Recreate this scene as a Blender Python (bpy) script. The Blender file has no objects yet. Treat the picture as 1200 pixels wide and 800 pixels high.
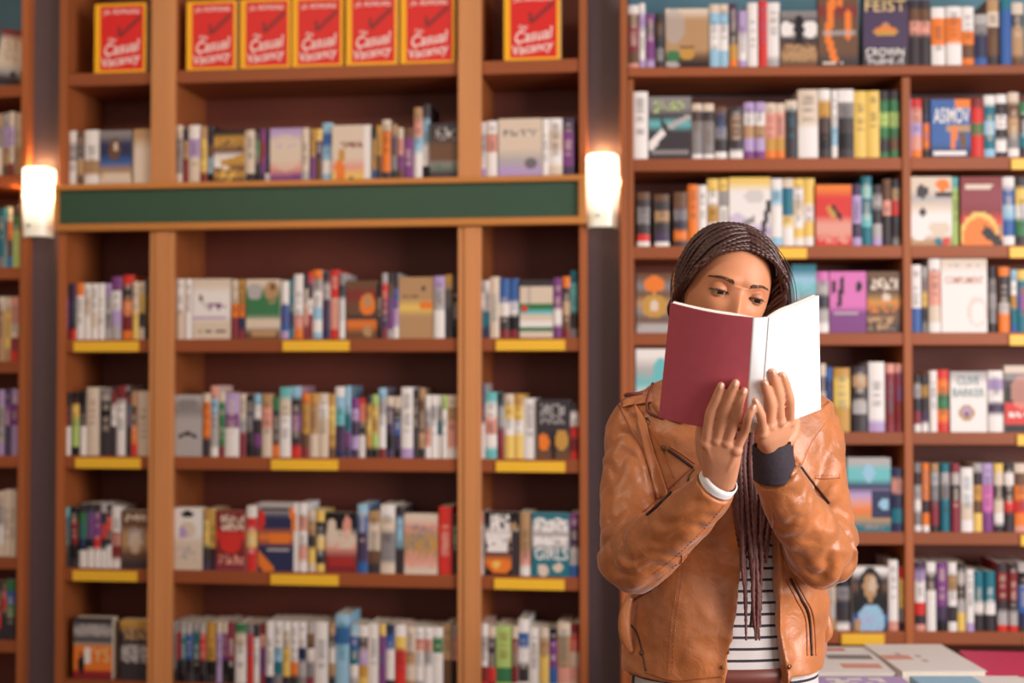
import bpy, math, random
import numpy as np
from mathutils import Vector, Matrix, noise
from mathutils.bvhtree import BVHTree
R = math.radians
scene = bpy.context.scene
COL = scene.collection
# ------------------------------------------------------------------ camera
FPX, PITCH, CAMZ = 1666.7, R(1.5), 1.42
cam_d = bpy.data.cameras.new('camera'); cam = bpy.data.objects.new('camera', cam_d); COL.objects.link(cam)
cam.location = (0, 0, CAMZ); cam.rotation_euler = (R(90) + PITCH, 0, 0)
cam_d.lens = 50; cam_d.sensor_width = 36; cam_d.clip_start = .05
cam_d.dof.use_dof = True; cam_d.dof.focus_distance = 2.22; cam_d.dof.aperture_fstop = 2.5
scene.camera = cam
# ------------------------------------------------------------------ world, light, exposure
w = bpy.data.worlds.new('world'); scene.world = w; w.use_nodes = True
w.node_tree.nodes['Background'].inputs[0].default_value = (1.0, .94, .90, 1)
w.node_tree.nodes['Background'].inputs[1].default_value = .30
def area(name, loc, target, sx, sy, power, color):
    d = bpy.data.lights.new(name, 'AREA'); d.shape = 'RECTANGLE'; d.size = sx; d.size_y = sy; d.energy = power; d.color = color
    o = bpy.data.objects.new(name, d); COL.objects.link(o); o.location = loc
    o.rotation_euler = (Vector(target) - Vector(loc)).to_track_quat('-Z', 'Y').to_euler(); return o
area('window_light', (2.45, .75, 1.8), (.22, 2.4, 1.28), 1.7, 1.9, 140, (1, .96, .93))
area('front_fill_light', (-.6, -1.6, 2.2), (0, 3.6, 1.2), 3.4, 1.6, 20, (1, .93, .86))  # added warm fill from the front left; no shop front is built
area('ceiling_lamp_light', (-1.2, 1.9, 2.93), (-.7, 3.6, 1.6), 1.4, .5, 22, (1, .78, .55))
scene.view_settings.view_transform = 'Standard'; scene.view_settings.look = 'None'
scene.view_settings.exposure = -0.06; scene.view_settings.gamma = 1.0
# ------------------------------------------------------------------ helpers
def lin(c): return tuple(((x / 255 + .055) / 1.055) ** 2.4 if x > 10 else x / 255 / 12.92 for x in c) + (1,)
def ray(px, py):
    a, b = (px - 600) / FPX, (400 - py) / FPX
    return Vector((a, math.cos(PITCH) - b * math.sin(PITCH), math.sin(PITCH) + b * math.cos(PITCH)))
def P(px, py, Y):
    d = ray(px, py); return Vector((0, 0, CAMZ)) + d * (Y / d.y)
def material(name, color, rough=.5, metal=0, noise_scale=0, amount=.15, bump=0, stretch=(1, 1, 1), emit=None, coat=0, sss=0):
    m = bpy.data.materials.new(name); m.use_nodes = True; nt = m.node_tree; b = nt.nodes['Principled BSDF']
    c = lin(color) if max(color) > 1.01 else tuple(color) + (1,)
    b.inputs['Base Color'].default_value = c; b.inputs['Roughness'].default_value = rough; b.inputs['Metallic'].default_value = metal
    if coat: b.inputs['Coat Weight'].default_value = coat
    if sss: b.inputs['Subsurface Weight'].default_value = sss; b.inputs['Subsurface Radius'].default_value = (.012, .005, .003); b.inputs['Subsurface Scale'].default_value = 1
    if 'wood' in name or 'oak' in name: b.inputs['Specular IOR Level'].default_value = .3
    if noise_scale:
        tc = nt.nodes.new('ShaderNodeTexCoord'); mp = nt.nodes.new('ShaderNodeMapping'); mp.inputs['Scale'].default_value = stretch
        n = nt.nodes.new('ShaderNodeTexNoise'); n.inputs['Scale'].default_value = noise_scale; n.inputs['Detail'].default_value = 5
        r = nt.nodes.new('ShaderNodeValToRGB')
        r.color_ramp.elements[0].position = .3; r.color_ramp.elements[1].position = .7
        r.color_ramp.elements[0].color = tuple(x * (1 - amount) for x in c[:3]) + (1,)
        r.color_ramp.elements[1].color = tuple(min(1, x * (1 + amount)) for x in c[:3]) + (1,)
        nt.links.new(tc.outputs['Object'], mp.inputs[0]); nt.links.new(mp.outputs[0], n.inputs['Vector'])
        nt.links.new(n.outputs['Fac'], r.inputs[0]); nt.links.new(r.outputs[0], b.inputs['Base Color'])
        if bump:
            bp = nt.nodes.new('ShaderNodeBump'); bp.inputs['Strength'].default_value = bump; bp.inputs['Distance'].default_value = .002
            nt.links.new(n.outputs['Fac'], bp.inputs['Height']); nt.links.new(bp.outputs[0], b.inputs['Normal'])
    return m
def attr_material(name, rough=.5, sss=0, bump_scale=0, bump=0, spec=.5, noise_amt=0):
    m = material(name, (200, 200, 200), rough, sss=sss); nt = m.node_tree; b = nt.nodes['Principled BSDF']
    a = nt.nodes.new('ShaderNodeAttribute'); a.attribute_name = 'Col'
    nt.links.new(a.outputs['Color'], b.inputs['Base Color']); b.inputs['Specular IOR Level'].default_value = spec
    if bump_scale:
        n = nt.nodes.new('ShaderNodeTexNoise'); n.inputs['Scale'].default_value = bump_scale; n.inputs['Detail'].default_value = 4
        tc = nt.nodes.new('ShaderNodeTexCoord'); nt.links.new(tc.outputs['Object'], n.inputs['Vector'])
        bp = nt.nodes.new('ShaderNodeBump'); bp.inputs['Strength'].default_value = bump; bp.inputs['Distance'].default_value = .002
        nt.links.new(n.outputs['Fac'], bp.inputs['Height']); nt.links.new(bp.outputs[0], b.inputs['Normal'])
    return m
class MB:
    def __init__(s): s.v = []; s.f = []; s.c = []
    def add(s, v, f, c=None):
        o = len(s.v); s.v += [tuple(p) for p in v]
        s.f += [tuple(i + o for i in q) for q in f]; s.c += (list(c) if isinstance(c, list) else [c] * len(f))
    def box(s, x0, x1, y0, y1, z0, z1, c=None):
        s.add([(x, y, z) for x in (x0, x1) for y in (y0, y1) for z in (z0, z1)],
              [(0, 1, 3, 2), (4, 6, 7, 5), (0, 4, 5, 1), (2, 3, 7, 6), (0, 2, 6, 4), (1, 5, 7, 3)], c)
    def mesh(s, name, mat=None, smooth=False):
        me = bpy.data.meshes.new(name); me.from_pydata(s.v, [], s.f); me.update()
        if s.c and s.c[0] is not None:
            a = me.color_attributes.new('Col', 'FLOAT_COLOR', 'CORNER'); buf = []
            for q, c in zip(s.f, s.c): buf += list(c) * len(q)
            a.data.foreach_set('color', buf)
        if mat: me.materials.append(mat)
        if smooth: me.shade_smooth()
        return me
    def obj(s, name, mat=None, parent=None, smooth=False, **kw): return link(name, s.mesh(name, mat, smooth), parent, **kw)
def link(name, me, parent=None, label=None, cat=None, group=None, kind=None, loc=None, rotz=None):
    o = bpy.data.objects.new(name, me); COL.objects.link(o)
    if parent: o.parent = parent
    if label: o['label'] = label
    if cat: o['category'] = cat
    if group: o['group'] = group
    if kind: o['kind'] = kind
    if loc is not None: o.location = loc
    if rotz is not None: o.rotation_euler = (0, 0, rotz)
    return o
def bev(o, w_=.002, n=2):
    m = o.modifiers.new('bevel', 'BEVEL'); m.width = w_; m.segments = n; m.limit_method = 'ANGLE'; return o
def tube(pts, rad, nseg=10, mod=None, flat=None, cap=True):
    pts = [Vector(p) for p in pts]; n = len(pts)
    if not hasattr(rad, '__len__'): rad = [rad] * n
    v = []; f = []; up = None
    for i in range(n):
        t = (pts[min(i + 1, n - 1)] - pts[max(i - 1, 0)]).normalized()
        if up is None:
            up = Vector((0, -1, 0)); 
            if abs(t.dot(up)) > .9: up = Vector((1, 0, 0))
        up = (up - t * up.dot(t)).normalized(); side = t.cross(up)
        for k in range(nseg):
            a = 2 * math.pi * k / nseg; r = rad[i]
            if mod: r *= mod(i, a)
            fl = flat if flat else 1
            v.append(pts[i] + side * math.cos(a) * r + up * math.sin(a) * r * fl)
    for i in range(n - 1):
        for k in range(nseg):
            a, b = i * nseg + k, i * nseg + (k + 1) % nseg
            f.append((a, b, b + nseg, a + nseg))
    if cap: f.append(tuple(range(nseg))[::-1]); f.append(tuple((n - 1) * nseg + k for k in range(nseg)))
    return v, f
def spline(pts, vals, m):
    """catmull-rom through pts (vectors) and vals (floats), m samples"""
    pts = [Vector(p) for p in pts]; n = len(pts); op = []; ov = []
    for j in range(m):
        t = j / (m - 1) * (n - 1); i = min(int(t), n - 2); u = t - i
        g = lambda A, k: A[max(0, min(n - 1, k))]
        def cr(A):
            a, b, c, d = g(A, i - 1), g(A, i), g(A, i + 1), g(A, i + 2)
            return .5 * ((2 * b) + (c - a) * u + (2 * a - 5 * b + 4 * c - d) * u * u + (3 * b - a - 3 * c + d) * u ** 3)
        op.append(cr(pts)); ov.append(cr(vals) if vals else 0)
    return op, ov
def ellipsoid(c, r, rot=None, nu=16, nv=10):
    v = [];f = []
    for j in range(nv + 1):
        th = math.pi * j / nv
        for i in range(nu):
            ph = 2 * math.pi * i / nu
            p = Vector((r[0] * math.sin(th) * math.cos(ph), r[1] * math.sin(th) * math.sin(ph), r[2] * math.cos(th)))
            if rot: p = rot @ p
            v.append(Vector(c) + p)
    for j in range(nv):
        for i in range(nu):
            a, b = j * nu + i, j * nu + (i + 1) % nu; f.append((a, a + nu, b + nu, b))
    return v, f
# ------------------------------------------------------------------ bookcase frames
class Case:
    def __init__(s, px, Y, deg):
        s.t = R(deg); p = P(px, 400, Y); s.o = Vector((p.x, p.y, 0))
        s.u = Vector((math.cos(s.t), -math.sin(s.t), 0)); s.n = Vector((math.sin(s.t), math.cos(s.t), 0)); s.rz = -s.t
    def at(s, px, py, v=0):
        d = ray(px, py); o = Vector((0, 0, CAMZ)); k = (s.o + s.n * v - o).dot(s.n) / d.dot(s.n); q = o + d * k
        return (q - s.o).dot(s.u), q.z
    def w(s, u, v, z): return s.o + s.u * u + s.n * v + Vector((0, 0, z))
LC = Case(620, 3.78, 7.7)
RC = Case(900, 3.70, 2.0)
# ------------------------------------------------------------------ materials
M = {}
M['wood'] = material('cherry_wood', (156, 86, 46), .5, 0, 6, .22, .1, (1, 1, .12))
M['shelf'] = material('shelf_wood', (142, 74, 40), .5, 0, 6, .2, .1, (.12, 1, 1))
M['face'] = material('light_oak_frame', (196, 132, 82), .42, 0, 9, .16, .1, (1, 1, .08))
M['trimw'] = material('gold_oak_trim', (190, 124, 62), .4, 0, 9, .16, .1, (.08, 1, 1))
M['back'] = material('dark_red_back_board', (112, 50, 34), .6, 0, 4, .15)
M['pillar'] = material('plum_brown_pillar', (84, 66, 72), .6, 0, 30, .05, .1)
M['blue'] = material('slate_blue_wall', (86, 126, 144), .8, 0, 20, .05, .1)
M['green'] = material('dark_green_fascia', (36, 70, 52), .5, 0, 25, .05)
M['yellow'] = material('yellow_label', (232, 180, 42), .45)
M['floor'] = material('floor_boards', (120, 82, 58), .45, 0, 8, .25, .1, (1, .1, 1))
M['plaster'] = material('cream_plaster', (205, 195, 180), .85, 0, 30, .04, .1)
M['book'] = attr_material('printed_card', .45, spec=.3)
M['paper'] = material('book_paper', (222, 212, 196), .8, 0, 200, .06)
M['ink_white'] = material('white_ink', (235, 230, 228), .5)
M['ink_dark'] = material('dark_ink', (35, 30, 40), .5)
M['ink_teal'] = material('teal_ink', (30, 110, 115), .5)
M['ink_gold'] = material('gold_ink', (215, 185, 130), .4)
M['ink_rust'] = material('rust_ink', (185, 115, 85), .5)
M['metal'] = material('nickel', (170, 165, 160), .3, 1)
# ------------------------------------------------------------------ room
def st(name, bx, mat): m = MB(); m.box(*bx); return m.obj(name, mat, kind='structure')
def caseobj(m, name, mat, C, parent=None, **kw):
    if parent: return m.obj(name, mat, parent, **kw)
    return m.obj(name, mat, loc=C.o, rotz=C.rz, **kw)
st('floor', (-3.2, 2.6, -2.4, 4.5, -.05, 0), M['floor'])
st('ceiling', (-3.2, 2.6, -2.4, 4.5, 3.0, 3.05), M['plaster'])
st('wall_left', (-3.25, -3.2, -2.4, 4.5, 0, 3), M['plaster'])
st('wall_back', (-3.2, 2.6, 4.45, 4.5, 0, 3), M['blue'])
m = MB(); m.box(2.6, 2.65, -2.4, 4.45, 0, .5); m.box(2.6, 2.65, -2.4, 4.45, 2.8, 3); m.box(2.6, 2.65, 2.6, 4.45, .5, 2.8)
m.obj('wall_right', M['plaster'], kind='structure')
m = MB(); [m.box(2.59, 2.65, y, y + .06, .5, 2.8) for y in (-2.4, -.8, .9, 2.54)]; m.box(2.59, 2.65, -2.4, 2.6, .5, .56); m.box(2.59, 2.65, -2.4, 2.6, 2.74, 2.8)
m.obj('window_1', M['face'], kind='structure')
m = MB(); m.box(RC.at(728, 0)[0], 2.25, .28, .33, 0, 3.0); caseobj(m, 'wall_behind_bookcase', M['blue'], RC, kind='structure')
m = MB(); m.box(LC.at(-160, 0)[0], LC.at(30, 0)[0], .28, .33, 0, 3.0); caseobj(m, 'wall_corner', M['blue'], LC, kind='structure')
for nm, a, b, C in (('trim_1', 27, 68, LC), ('trim_2', 687, 728, LC)):
    m = MB(); m.box(C.at(a, 400)[0], C.at(b, 400)[0] + .012, .035, .3, 0, 3.0); caseobj(m, nm, M['pillar'], C, kind='structure')
# ------------------------------------------------------------------ bookcases
DEP = .26
def part(root, name, mat, bx, b=.0015):
    m = MB(); m.box(*bx); o = m.obj(name, mat, root)
    if b: bev(o, b)
    return o
def root_case(C, name, label):
    return link(name, None, None, label, 'bookcase', None, None, C.o, C.rz)
TOPZ = 2.75
LROW = {'A': (77, 16), 'B': (212, 6), 'C': (396.5, 15), 'D': (536, 15), 'E': (671, 15.5), 'F': (805, 16)}
ZL = {k: LC.at(370, y)[1] for k, (y, h) in LROW.items()}
lc = root_case(LC, 'bookcase', 'tall reddish wooden bookcase in three bays with dark green fascia, between the two wall lamps')
uL = lambda x, y=400: LC.at(x, y)[0]
b1 = (uL(76), uL(176)); b2 = (uL(204), uL(537)); b3 = (uL(564), uL(679))
part(lc, 'side_panel', M['wood'], (uL(67), b1[0], 0, DEP, 0, TOPZ)); part(lc, 'side_panel', M['wood'], (b3[1], uL(688), 0, DEP, 0, TOPZ))
for a, b in ((b1[1], b2[0]), (b2[1], b3[0])):
    part(lc, 'divider', M['wood'], (a + .004, b - .004, .012, DEP, 0, TOPZ))
    part(lc, 'face_frame', M['face'], (a, b, -.008, .012, 0, ZL['B'] - .131), .002)
    part(lc, 'face_frame', M['face'], (a, b, -.008, .012, ZL['B'] + .001, TOPZ), .002)
    part(lc, 'moulding', M['face'], (a + .018, b - .018, -.014, -.008, 0, ZL['B'] - .132), .002)
part(lc, 'back_panel', M['back'], (uL(67) + .01, uL(688) - .01, DEP - .008, DEP, 0, TOPZ), 0)
part(lc, 'top_panel', M['wood'], (uL(67), uL(688), 0, DEP, TOPZ, TOPZ + .03))
rows_l = {k: ZL[k] for k in 'ACDEF'}
zf2 = ZL['F'] - .33
for z in list(rows_l.values()) + [zf2]:
    for a, b in (b1, b2, b3): part(lc, 'shelf', M['shelf'], (a, b, .006, DEP - .008, z - .036, z), .002)
for a, b in (b1, b2, b3): part(lc, 'shelf', M['shelf'], (a, b, .006, DEP - .008, ZL['B'] - .03, ZL['B'] - .001), .001)
part(lc, 'fascia_panel', M['green'], (uL(70), uL(682), -.012, .005, ZL['B'] - .112, ZL['B'] - .014))
part(lc, 'fascia_trim', M['trimw'], (uL(67), uL(688), -.028, .006, ZL['B'] - .016, ZL['B']), .003)
part(lc, 'fascia_trim', M['trimw'], (uL(67), uL(688), -.028, .006, ZL['B'] - .130, ZL['B'] - .110), .003)
part(lc, 'fascia_trim', M['trimw'], (uL(679), uL(688), -.028, .006, ZL['B'] - .112, ZL['B'] - .014), .003)
part(lc, 'fascia_trim', M['trimw'], (uL(66), uL(71), -.028, .006, ZL['B'] - .112, ZL['B'] - .014), .003)
def label_strip(root, C, z, x0, x1, v=.004, h=.028):
    part(root, 'shelf_label', M['yellow'], (C.at(x0, 400)[0], C.at(x1, 400)[0], v - .004, v + .002, z - .034, z - .034 + h), .0008)
for k, L in (('C', ((86, 162), (331, 409), (581, 662))), ('D', ((89, 165), (318, 396), (581, 662))), ('E', ((87, 162), (318, 397), (579, 661)))):
    for x0, x1 in L: label_strip(lc, LC, ZL[k], x0, x1)
# right bookcase
RROW = {'0': 77.5, '1': 184.5, '2': 287.5, '3': 389.5, '4': 506, '5': 623, '6': 739.5}
ZR = {k: RC.at(960, y)[1] for k, y in RROW.items()}
rc = root_case(RC, 'bookcase', 'waist to ceiling reddish wooden bookcase behind the reading woman, books also on its top')
rc['label'] = 'reddish wooden bookcase behind the reading woman, with books standing on its top board too'
uR = lambda x, y=400: RC.at(x, y)[0]
r1 = (uR(743), uR(1059)); r2 = (uR(1069), uR(1330))
part(rc, 'side_panel', M['wood'], (uR(736), r1[0], 0, DEP, 0, ZR['0'] - .03)); part(rc, 'side_panel', M['wood'], (r2[1], r2[1] + .02, 0, DEP, 0, ZR['0'] - .03))
part(rc, 'stile', M['wood'], (uR(727), uR(735.5), -.012, .03, 0, 2.75), .003)
part(rc, 'divider', M['wood'], (r1[1], r2[0], 0, DEP, 0, ZR['0'] - .03), .002)
part(rc, 'back_panel', M['back'], (uR(737), r2[1], DEP - .008, DEP, 0, ZR['0'] - .03), 0)
part(rc, 'top_board', M['shelf'], (uR(736), r2[1] + .02, -.004, DEP, ZR['0'] - .025, ZR['0']), .003)
for k in '123456':
    for a, b in (r1, r2): part(rc, 'shelf', M['shelf'], (a, b, .004, DEP - .008, ZR[k] - .033, ZR[k]), .002)
for k in (1, 2):
    for a, b in (r1, r2): part(rc, 'shelf', M['shelf'], (a, b, .004, DEP - .008, ZR['6'] - .26 * k - .033, ZR['6'] - .26 * k), .002)
for k, x0, x1 in (('1', 1187, 1260), ('2', 872, 946), ('2', 1184, 1260), ('3', 1183, 1260), ('4', 1191, 1266), ('5', 1194, 1270), ('6', 984, 1034), ('6', 1198, 1274)):
    label_strip(rc, RC, ZR[k], x0, x1, .002)
# sliver at the left edge
sc = root_case(LC, 'bookcase', 'reddish wooden bookcase cut off at the far left edge, beyond the left pillar')
s1 = (uL(-130), uL(22))
ZS = {k: LC.at(12, y)[1] for k, y in (('a', 99), ('b', 205), ('c', 313), ('d', 423), ('e', 534), ('f', 653), ('g', 751))}
part(sc, 'side_panel', M['wood'], (s1[1], uL(30), 0, DEP, 0, 2.75)); part(sc, 'side_panel', M['wood'], (s1[0] - .02, s1[0], 0, DEP, 0, 2.75))
part(sc, 'back_panel', M['back'], (s1[0] - .01, s1[1] + .01, DEP - .008, DEP, 0, ZS['a']), 0)
for z in list(ZS.values()) + [ZS['g'] - .27, ZS['g'] - .54]: part(sc, 'shelf', M['shelf'], (s1[0], s1[1], .004, DEP - .008, z - .033, z), .002)
# ------------------------------------------------------------------ wall lamps
def shade_material():
    m = bpy.data.materials.new('lit_opal_glass'); m.use_nodes = True; nt = m.node_tree; b = nt.nodes['Principled BSDF']
    b.inputs['Base Color'].default_value = lin((225, 222, 210)); b.inputs['Roughness'].default_value = .25
    tc = nt.nodes.new('ShaderNodeTexCoord'); sp = nt.nodes.new('ShaderNodeSeparateXYZ'); r = nt.nodes.new('ShaderNodeMapRange')
    r.inputs[1].default_value = .03; r.inputs[2].default_value = .12; r.inputs[3].default_value = .25; r.inputs[4].default_value = 2.6
    nt.links.new(tc.outputs['Object'], sp.inputs[0]); nt.links.new(sp.outputs[2], r.inputs[0]); nt.links.new(r.outputs[0], b.inputs['Emission Strength'])
    b.inputs['Emission Color'].default_value = (1, .86, .62, 1); return m
M['opal'] = shade_material()
def wall_lamp(px, py0, py1, label):
    u, z0 = LC.at(px, py1, 0); z1 = LC.at(px, py0, 0)[1]; h = z1 - z0
    root = link('wall_lamp', None, None, label, 'wall lamp', 'wall lamps on the pillars', None, LC.w(u, .035, z0), LC.rz)
    m = MB(); n = 14; v = []; f = []
    rows = ((0, .037), (.005, .039), (h * .5, .0415), (h - .01, .043), (h - .002, .041), (h, .036))
    for z, a in rows:
        for k in range(n + 1):
            t = math.pi * k / n; v.append((-a * math.copysign(abs(math.cos(t)) ** .7, math.cos(t)), -.012 - .055 * math.sin(t) ** .6, z))
    for j in range(len(rows) - 1):
        for k in range(n): a = j * (n + 1) + k; f.append((a, a + 1, a + n + 2, a + n + 1))
    m.add(v, f); o = m.obj('lamp_shade', M['opal'], root, smooth=True); s = o.modifiers.new('solid', 'SOLIDIFY'); s.thickness = .003
    m = MB(); m.box(-.026, .026, -.012, 0, .02, h - .02); bev(m.obj('wall_bracket', M['metal'], root), .002)
    m = MB()
    for zz in (.03,): m.add(*tube([(-.008, -.066, zz), (-.008, -.072, zz)], .0045, 10))
    m.add(*tube([(-.008, -.064, h - .025), (-.008, -.071, h - .025)], .0045, 10)); m.obj('screw', M['metal'], root, smooth=False)
    for sx in (-.0, ):
        d = bpy.data.lights.new('lamp_glow', 'POINT'); d.energy = .5; d.color = (1, .55, .2); d.shadow_soft_size = .012
        o = bpy.data.objects.new('lamp_glow_light', d); COL.objects.link(o); o.parent = root; o.location = (0, -.03, h + .012)  # added point light just above the shade for its glow
    for sx in (-1, 1):
        d = bpy.data.lights.new('lamp_glow', 'POINT'); d.energy = 2.2; d.color = (1, .55, .2); d.shadow_soft_size = .01
        o = bpy.data.objects.new('lamp_glow_light', d); COL.objects.link(o); o.parent = root; o.location = (sx * .047, -.03, h * .62)  # added point lights beside the shade, throwing its warm glow on the stiles
wall_lamp(43.5, 197, 278, 'lit white glass wall lamp on the left pillar')
wall_lamp(705.5, 181, 267, 'lit white glass wall lamp on the dark pillar by the woman')
# ------------------------------------------------------------------ books
PAL = dict(K=(24, 19, 24), k=(56, 48, 54), G=(132, 126, 128), g=(172, 166, 168), W=(228, 222, 222), w=(212, 194, 178), Y=(226, 190, 100), y=(190, 142, 66),
           O=(226, 120, 44), R=(206, 50, 44), r=(126, 38, 42), P=(122, 62, 128), p=(176, 152, 200), V=(70, 52, 84), B=(52, 92, 158), b=(146, 188, 215), N=(42, 46, 82),
           T=(30, 108, 126), t=(104, 182, 188), E=(56, 116, 76), e=(172, 198, 112), D=(104, 72, 52), d=(176, 138, 100), M=(208, 112, 180), m=(134, 50, 64), S=(216, 150, 136))
NAMES = dict(K='black', k='dark grey', G='grey', g='light grey', W='white', w='cream', Y='yellow', y='ochre', O='orange', R='red', r='dark red', P='purple', p='lavender', V='plum',
             B='blue', b='pale blue', N='navy', T='teal', t='turquoise', E='green', e='lime green', D='brown', d='tan', M='pink', m='maroon', S='salmon')
PAL['q'] = (244, 176, 24); PAL['Q'] = (214, 30, 32); PAL['C'] = (206, 54, 98); NAMES.update(q='yellow', Q='red', C='crimson')
LINP = {k: tuple(x * .95 for x in lin(v)[:3]) + (1,) for k, v in PAL.items()}
rnd = random.Random(5)
def mixc(a, b, t): return tuple(x * (1 - t) + y * t for x, y in zip(a, b))
def spine_mesh(wd, h, dp, code, rg):
    """spine outward (-y), boards back; origin at base centre front"""
    m = MB(); nc, nr = 5, 22; cols = [LINP[c] for c in code]
    light = sum(PAL[code[len(code) // 3]]) > 380
    ink = LINP['k'] if light else LINP['w']
    if rg.random() < .3: ink = LINP[rg.choice('yRBTW' if not light else 'NrTKD')]
    wts = [1.0] * len(cols)
    if len(cols) >= 4: wts[-1] = .55; wts[0] = .8
    cum = np.cumsum([0] + wts) / sum(wts)
    v = []; f = []; c = []
    for j in range(nr + 1):
        for i in range(nc + 1):
            t = i / nc * 2 - 1; v.append((t * wd / 2, .0035 * t * t * min(1, wd / .02), h * j / nr))
    t0, t1 = rg.choice(((.35, .9), (.25, .75), (.45, .92))); gl = [rg.random() for _ in range(nr)]
    a0 = rg.random() * .25
    for j in range(nr):
        s = 1 - (j + .5) / nr; k = float(np.interp(s, cum, range(len(cum)))); base = cols[min(len(cols) - 1, int(k))]
        fr = k - int(k)
        if int(k) + 1 < len(cols) and fr > .85 and rg.random() < .4: base = mixc(base, cols[int(k) + 1], .5)
        for i in range(nc):
            f.append((j * (nc + 1) + i, j * (nc + 1) + i + 1, (j + 1) * (nc + 1) + i + 1, (j + 1) * (nc + 1) + i))
            q = base
            if i in (1, 2, 3) and t0 < 1 - s < t1 and gl[j] > .3: q = mixc(base, ink, (.6 if i == 2 else .38) * (.5 + .5 * rg.random()))
            c.append(q)
    m.add(v, f, c); side = mixc(cols[0], cols[-1], .5); th = .0012
    for sx in (-1, 1):
        x0, x1 = sorted((sx * wd / 2, sx * (wd / 2 - th))); m.box(x0, x1, .0035, dp, 0, h, side)
    m.box(-wd / 2 + th, wd / 2 - th, .0036, .005, 0, h, side)
    me = m.mesh('cover', M['book'])
    p = MB(); e = .0015; p.box(-wd / 2 + th, wd / 2 - th, .0052, dp - .002, e, h - e)
    return me, p.mesh('pages', M['paper'])
def face_mesh(wd, h, th, cv):
    m = MB(); nx, nz = 18, 27; bands = [LINP[c] for c in cv.get('b', 'W')]; v = []; f = []; c = []
    for j in range(nz + 1):
        for i in range(nx + 1): v.append((wd * (i / nx - .5), 0, h * j / nz))
    soft = cv.get('soft', 1); rg = random.Random(cv.get('desc', ''))
    for j in range(nz):
        for i in range(nx):
            x, y = (i + .5) / nx, 1 - (j + .5) / nz
            k = y * len(bands) - .5; k0 = max(0, min(len(bands) - 1, math.floor(k))); k1 = min(len(bands) - 1, k0 + 1); t = min(1, max(0, k - k0))
            if not soft: t = round(t)
            q = mixc(bands[k0], bands[k1], t)
            for s in cv.get('s', ()):
                cc = LINP[s[1]]; al = s[6] if len(s) > 6 else 1
                if s[0] == 'r' and s[2] <= x <= s[4] and s[3] <= y <= s[5]: q = mixc(q, cc, al)
                if s[0] == 'e' and ((x - s[2]) / s[4]) ** 2 + ((y - s[3]) / s[5]) ** 2 < 1: q = mixc(q, cc, al)
                if s[0] == 'n' and s[2] <= x <= s[4] and s[3] <= y <= s[5] and rg.random() < al: q = cc
                if s[0] == 'l':  # line x0,y0,x1,y1 thickness
                    dx, dy = s[4] - s[2], s[5] - s[3]; L = dx * dx + dy * dy; tt = max(0, min(1, ((x - s[2]) * dx + (y - s[3]) * dy) / L))
                    if math.hypot(x - s[2] - tt * dx, (y - s[3] - tt * dy)) < (s[6] if len(s) > 6 else .05): q = cc
            f.append((j * (nx + 1) + i, j * (nx + 1) + i + 1, (j + 1) * (nx + 1) + i + 1, (j + 1) * (nx + 1) + i)); c.append(q)
    m.add(v, f, c); sp = LINP[cv.get('sp', cv.get('b', 'W')[0])]; t_ = .0012
    m.box(-wd / 2, wd / 2, .0001, t_, 0, h, sp); m.box(-wd / 2, wd / 2, th - t_, th, 0, h, sp); m.box(-wd / 2, -wd / 2 + t_, t_, th - t_, 0, h, sp)
    p = MB(); e = .0015; p.box(-wd / 2 + t_, wd / 2 - e, t_, th - t_, e, h - e)
    return m.mesh('cover', M['book']), p.mesh('pages', M['paper'])
tcache = {}
def text_mesh(s, width, height, mat, shear=0):
    key = (s, round(width, 3), round(height, 3), mat, shear)
    if key in tcache: return tcache[key]
    cu = bpy.data.curves.new('lettering', 'FONT'); cu.body = s; cu.align_x = 'CENTER'; cu.align_y = 'CENTER'; cu.extrude = .0; cu.shear = shear; cu.offset = .004; cu.resolution_u = 3
    o = bpy.data.objects.new('t', cu); COL.objects.link(o); dg = bpy.context.evaluated_depsgraph_get(); me = bpy.data.meshes.new_from_object(o.evaluated_get(dg)); bpy.data.objects.remove(o)
    n = len(me.vertices); a = np.empty(n * 3); me.vertices.foreach_get('co', a); a = a.reshape(-1, 3); lo, hi = a.min(0), a.max(0); cen = (lo + hi) / 2
    a = a - cen; a[:, 0] *= width / (hi[0] - lo[0]); a[:, 1] *= height / (hi[1] - lo[1])
    b = np.stack([a[:, 0], a[:, 2] * 0, a[:, 1]], 1); me.vertices.foreach_set('co', b.ravel()); me.materials.clear(); me.materials.append(M[mat]); me.update()
    tcache[key] = me; return me
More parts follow.
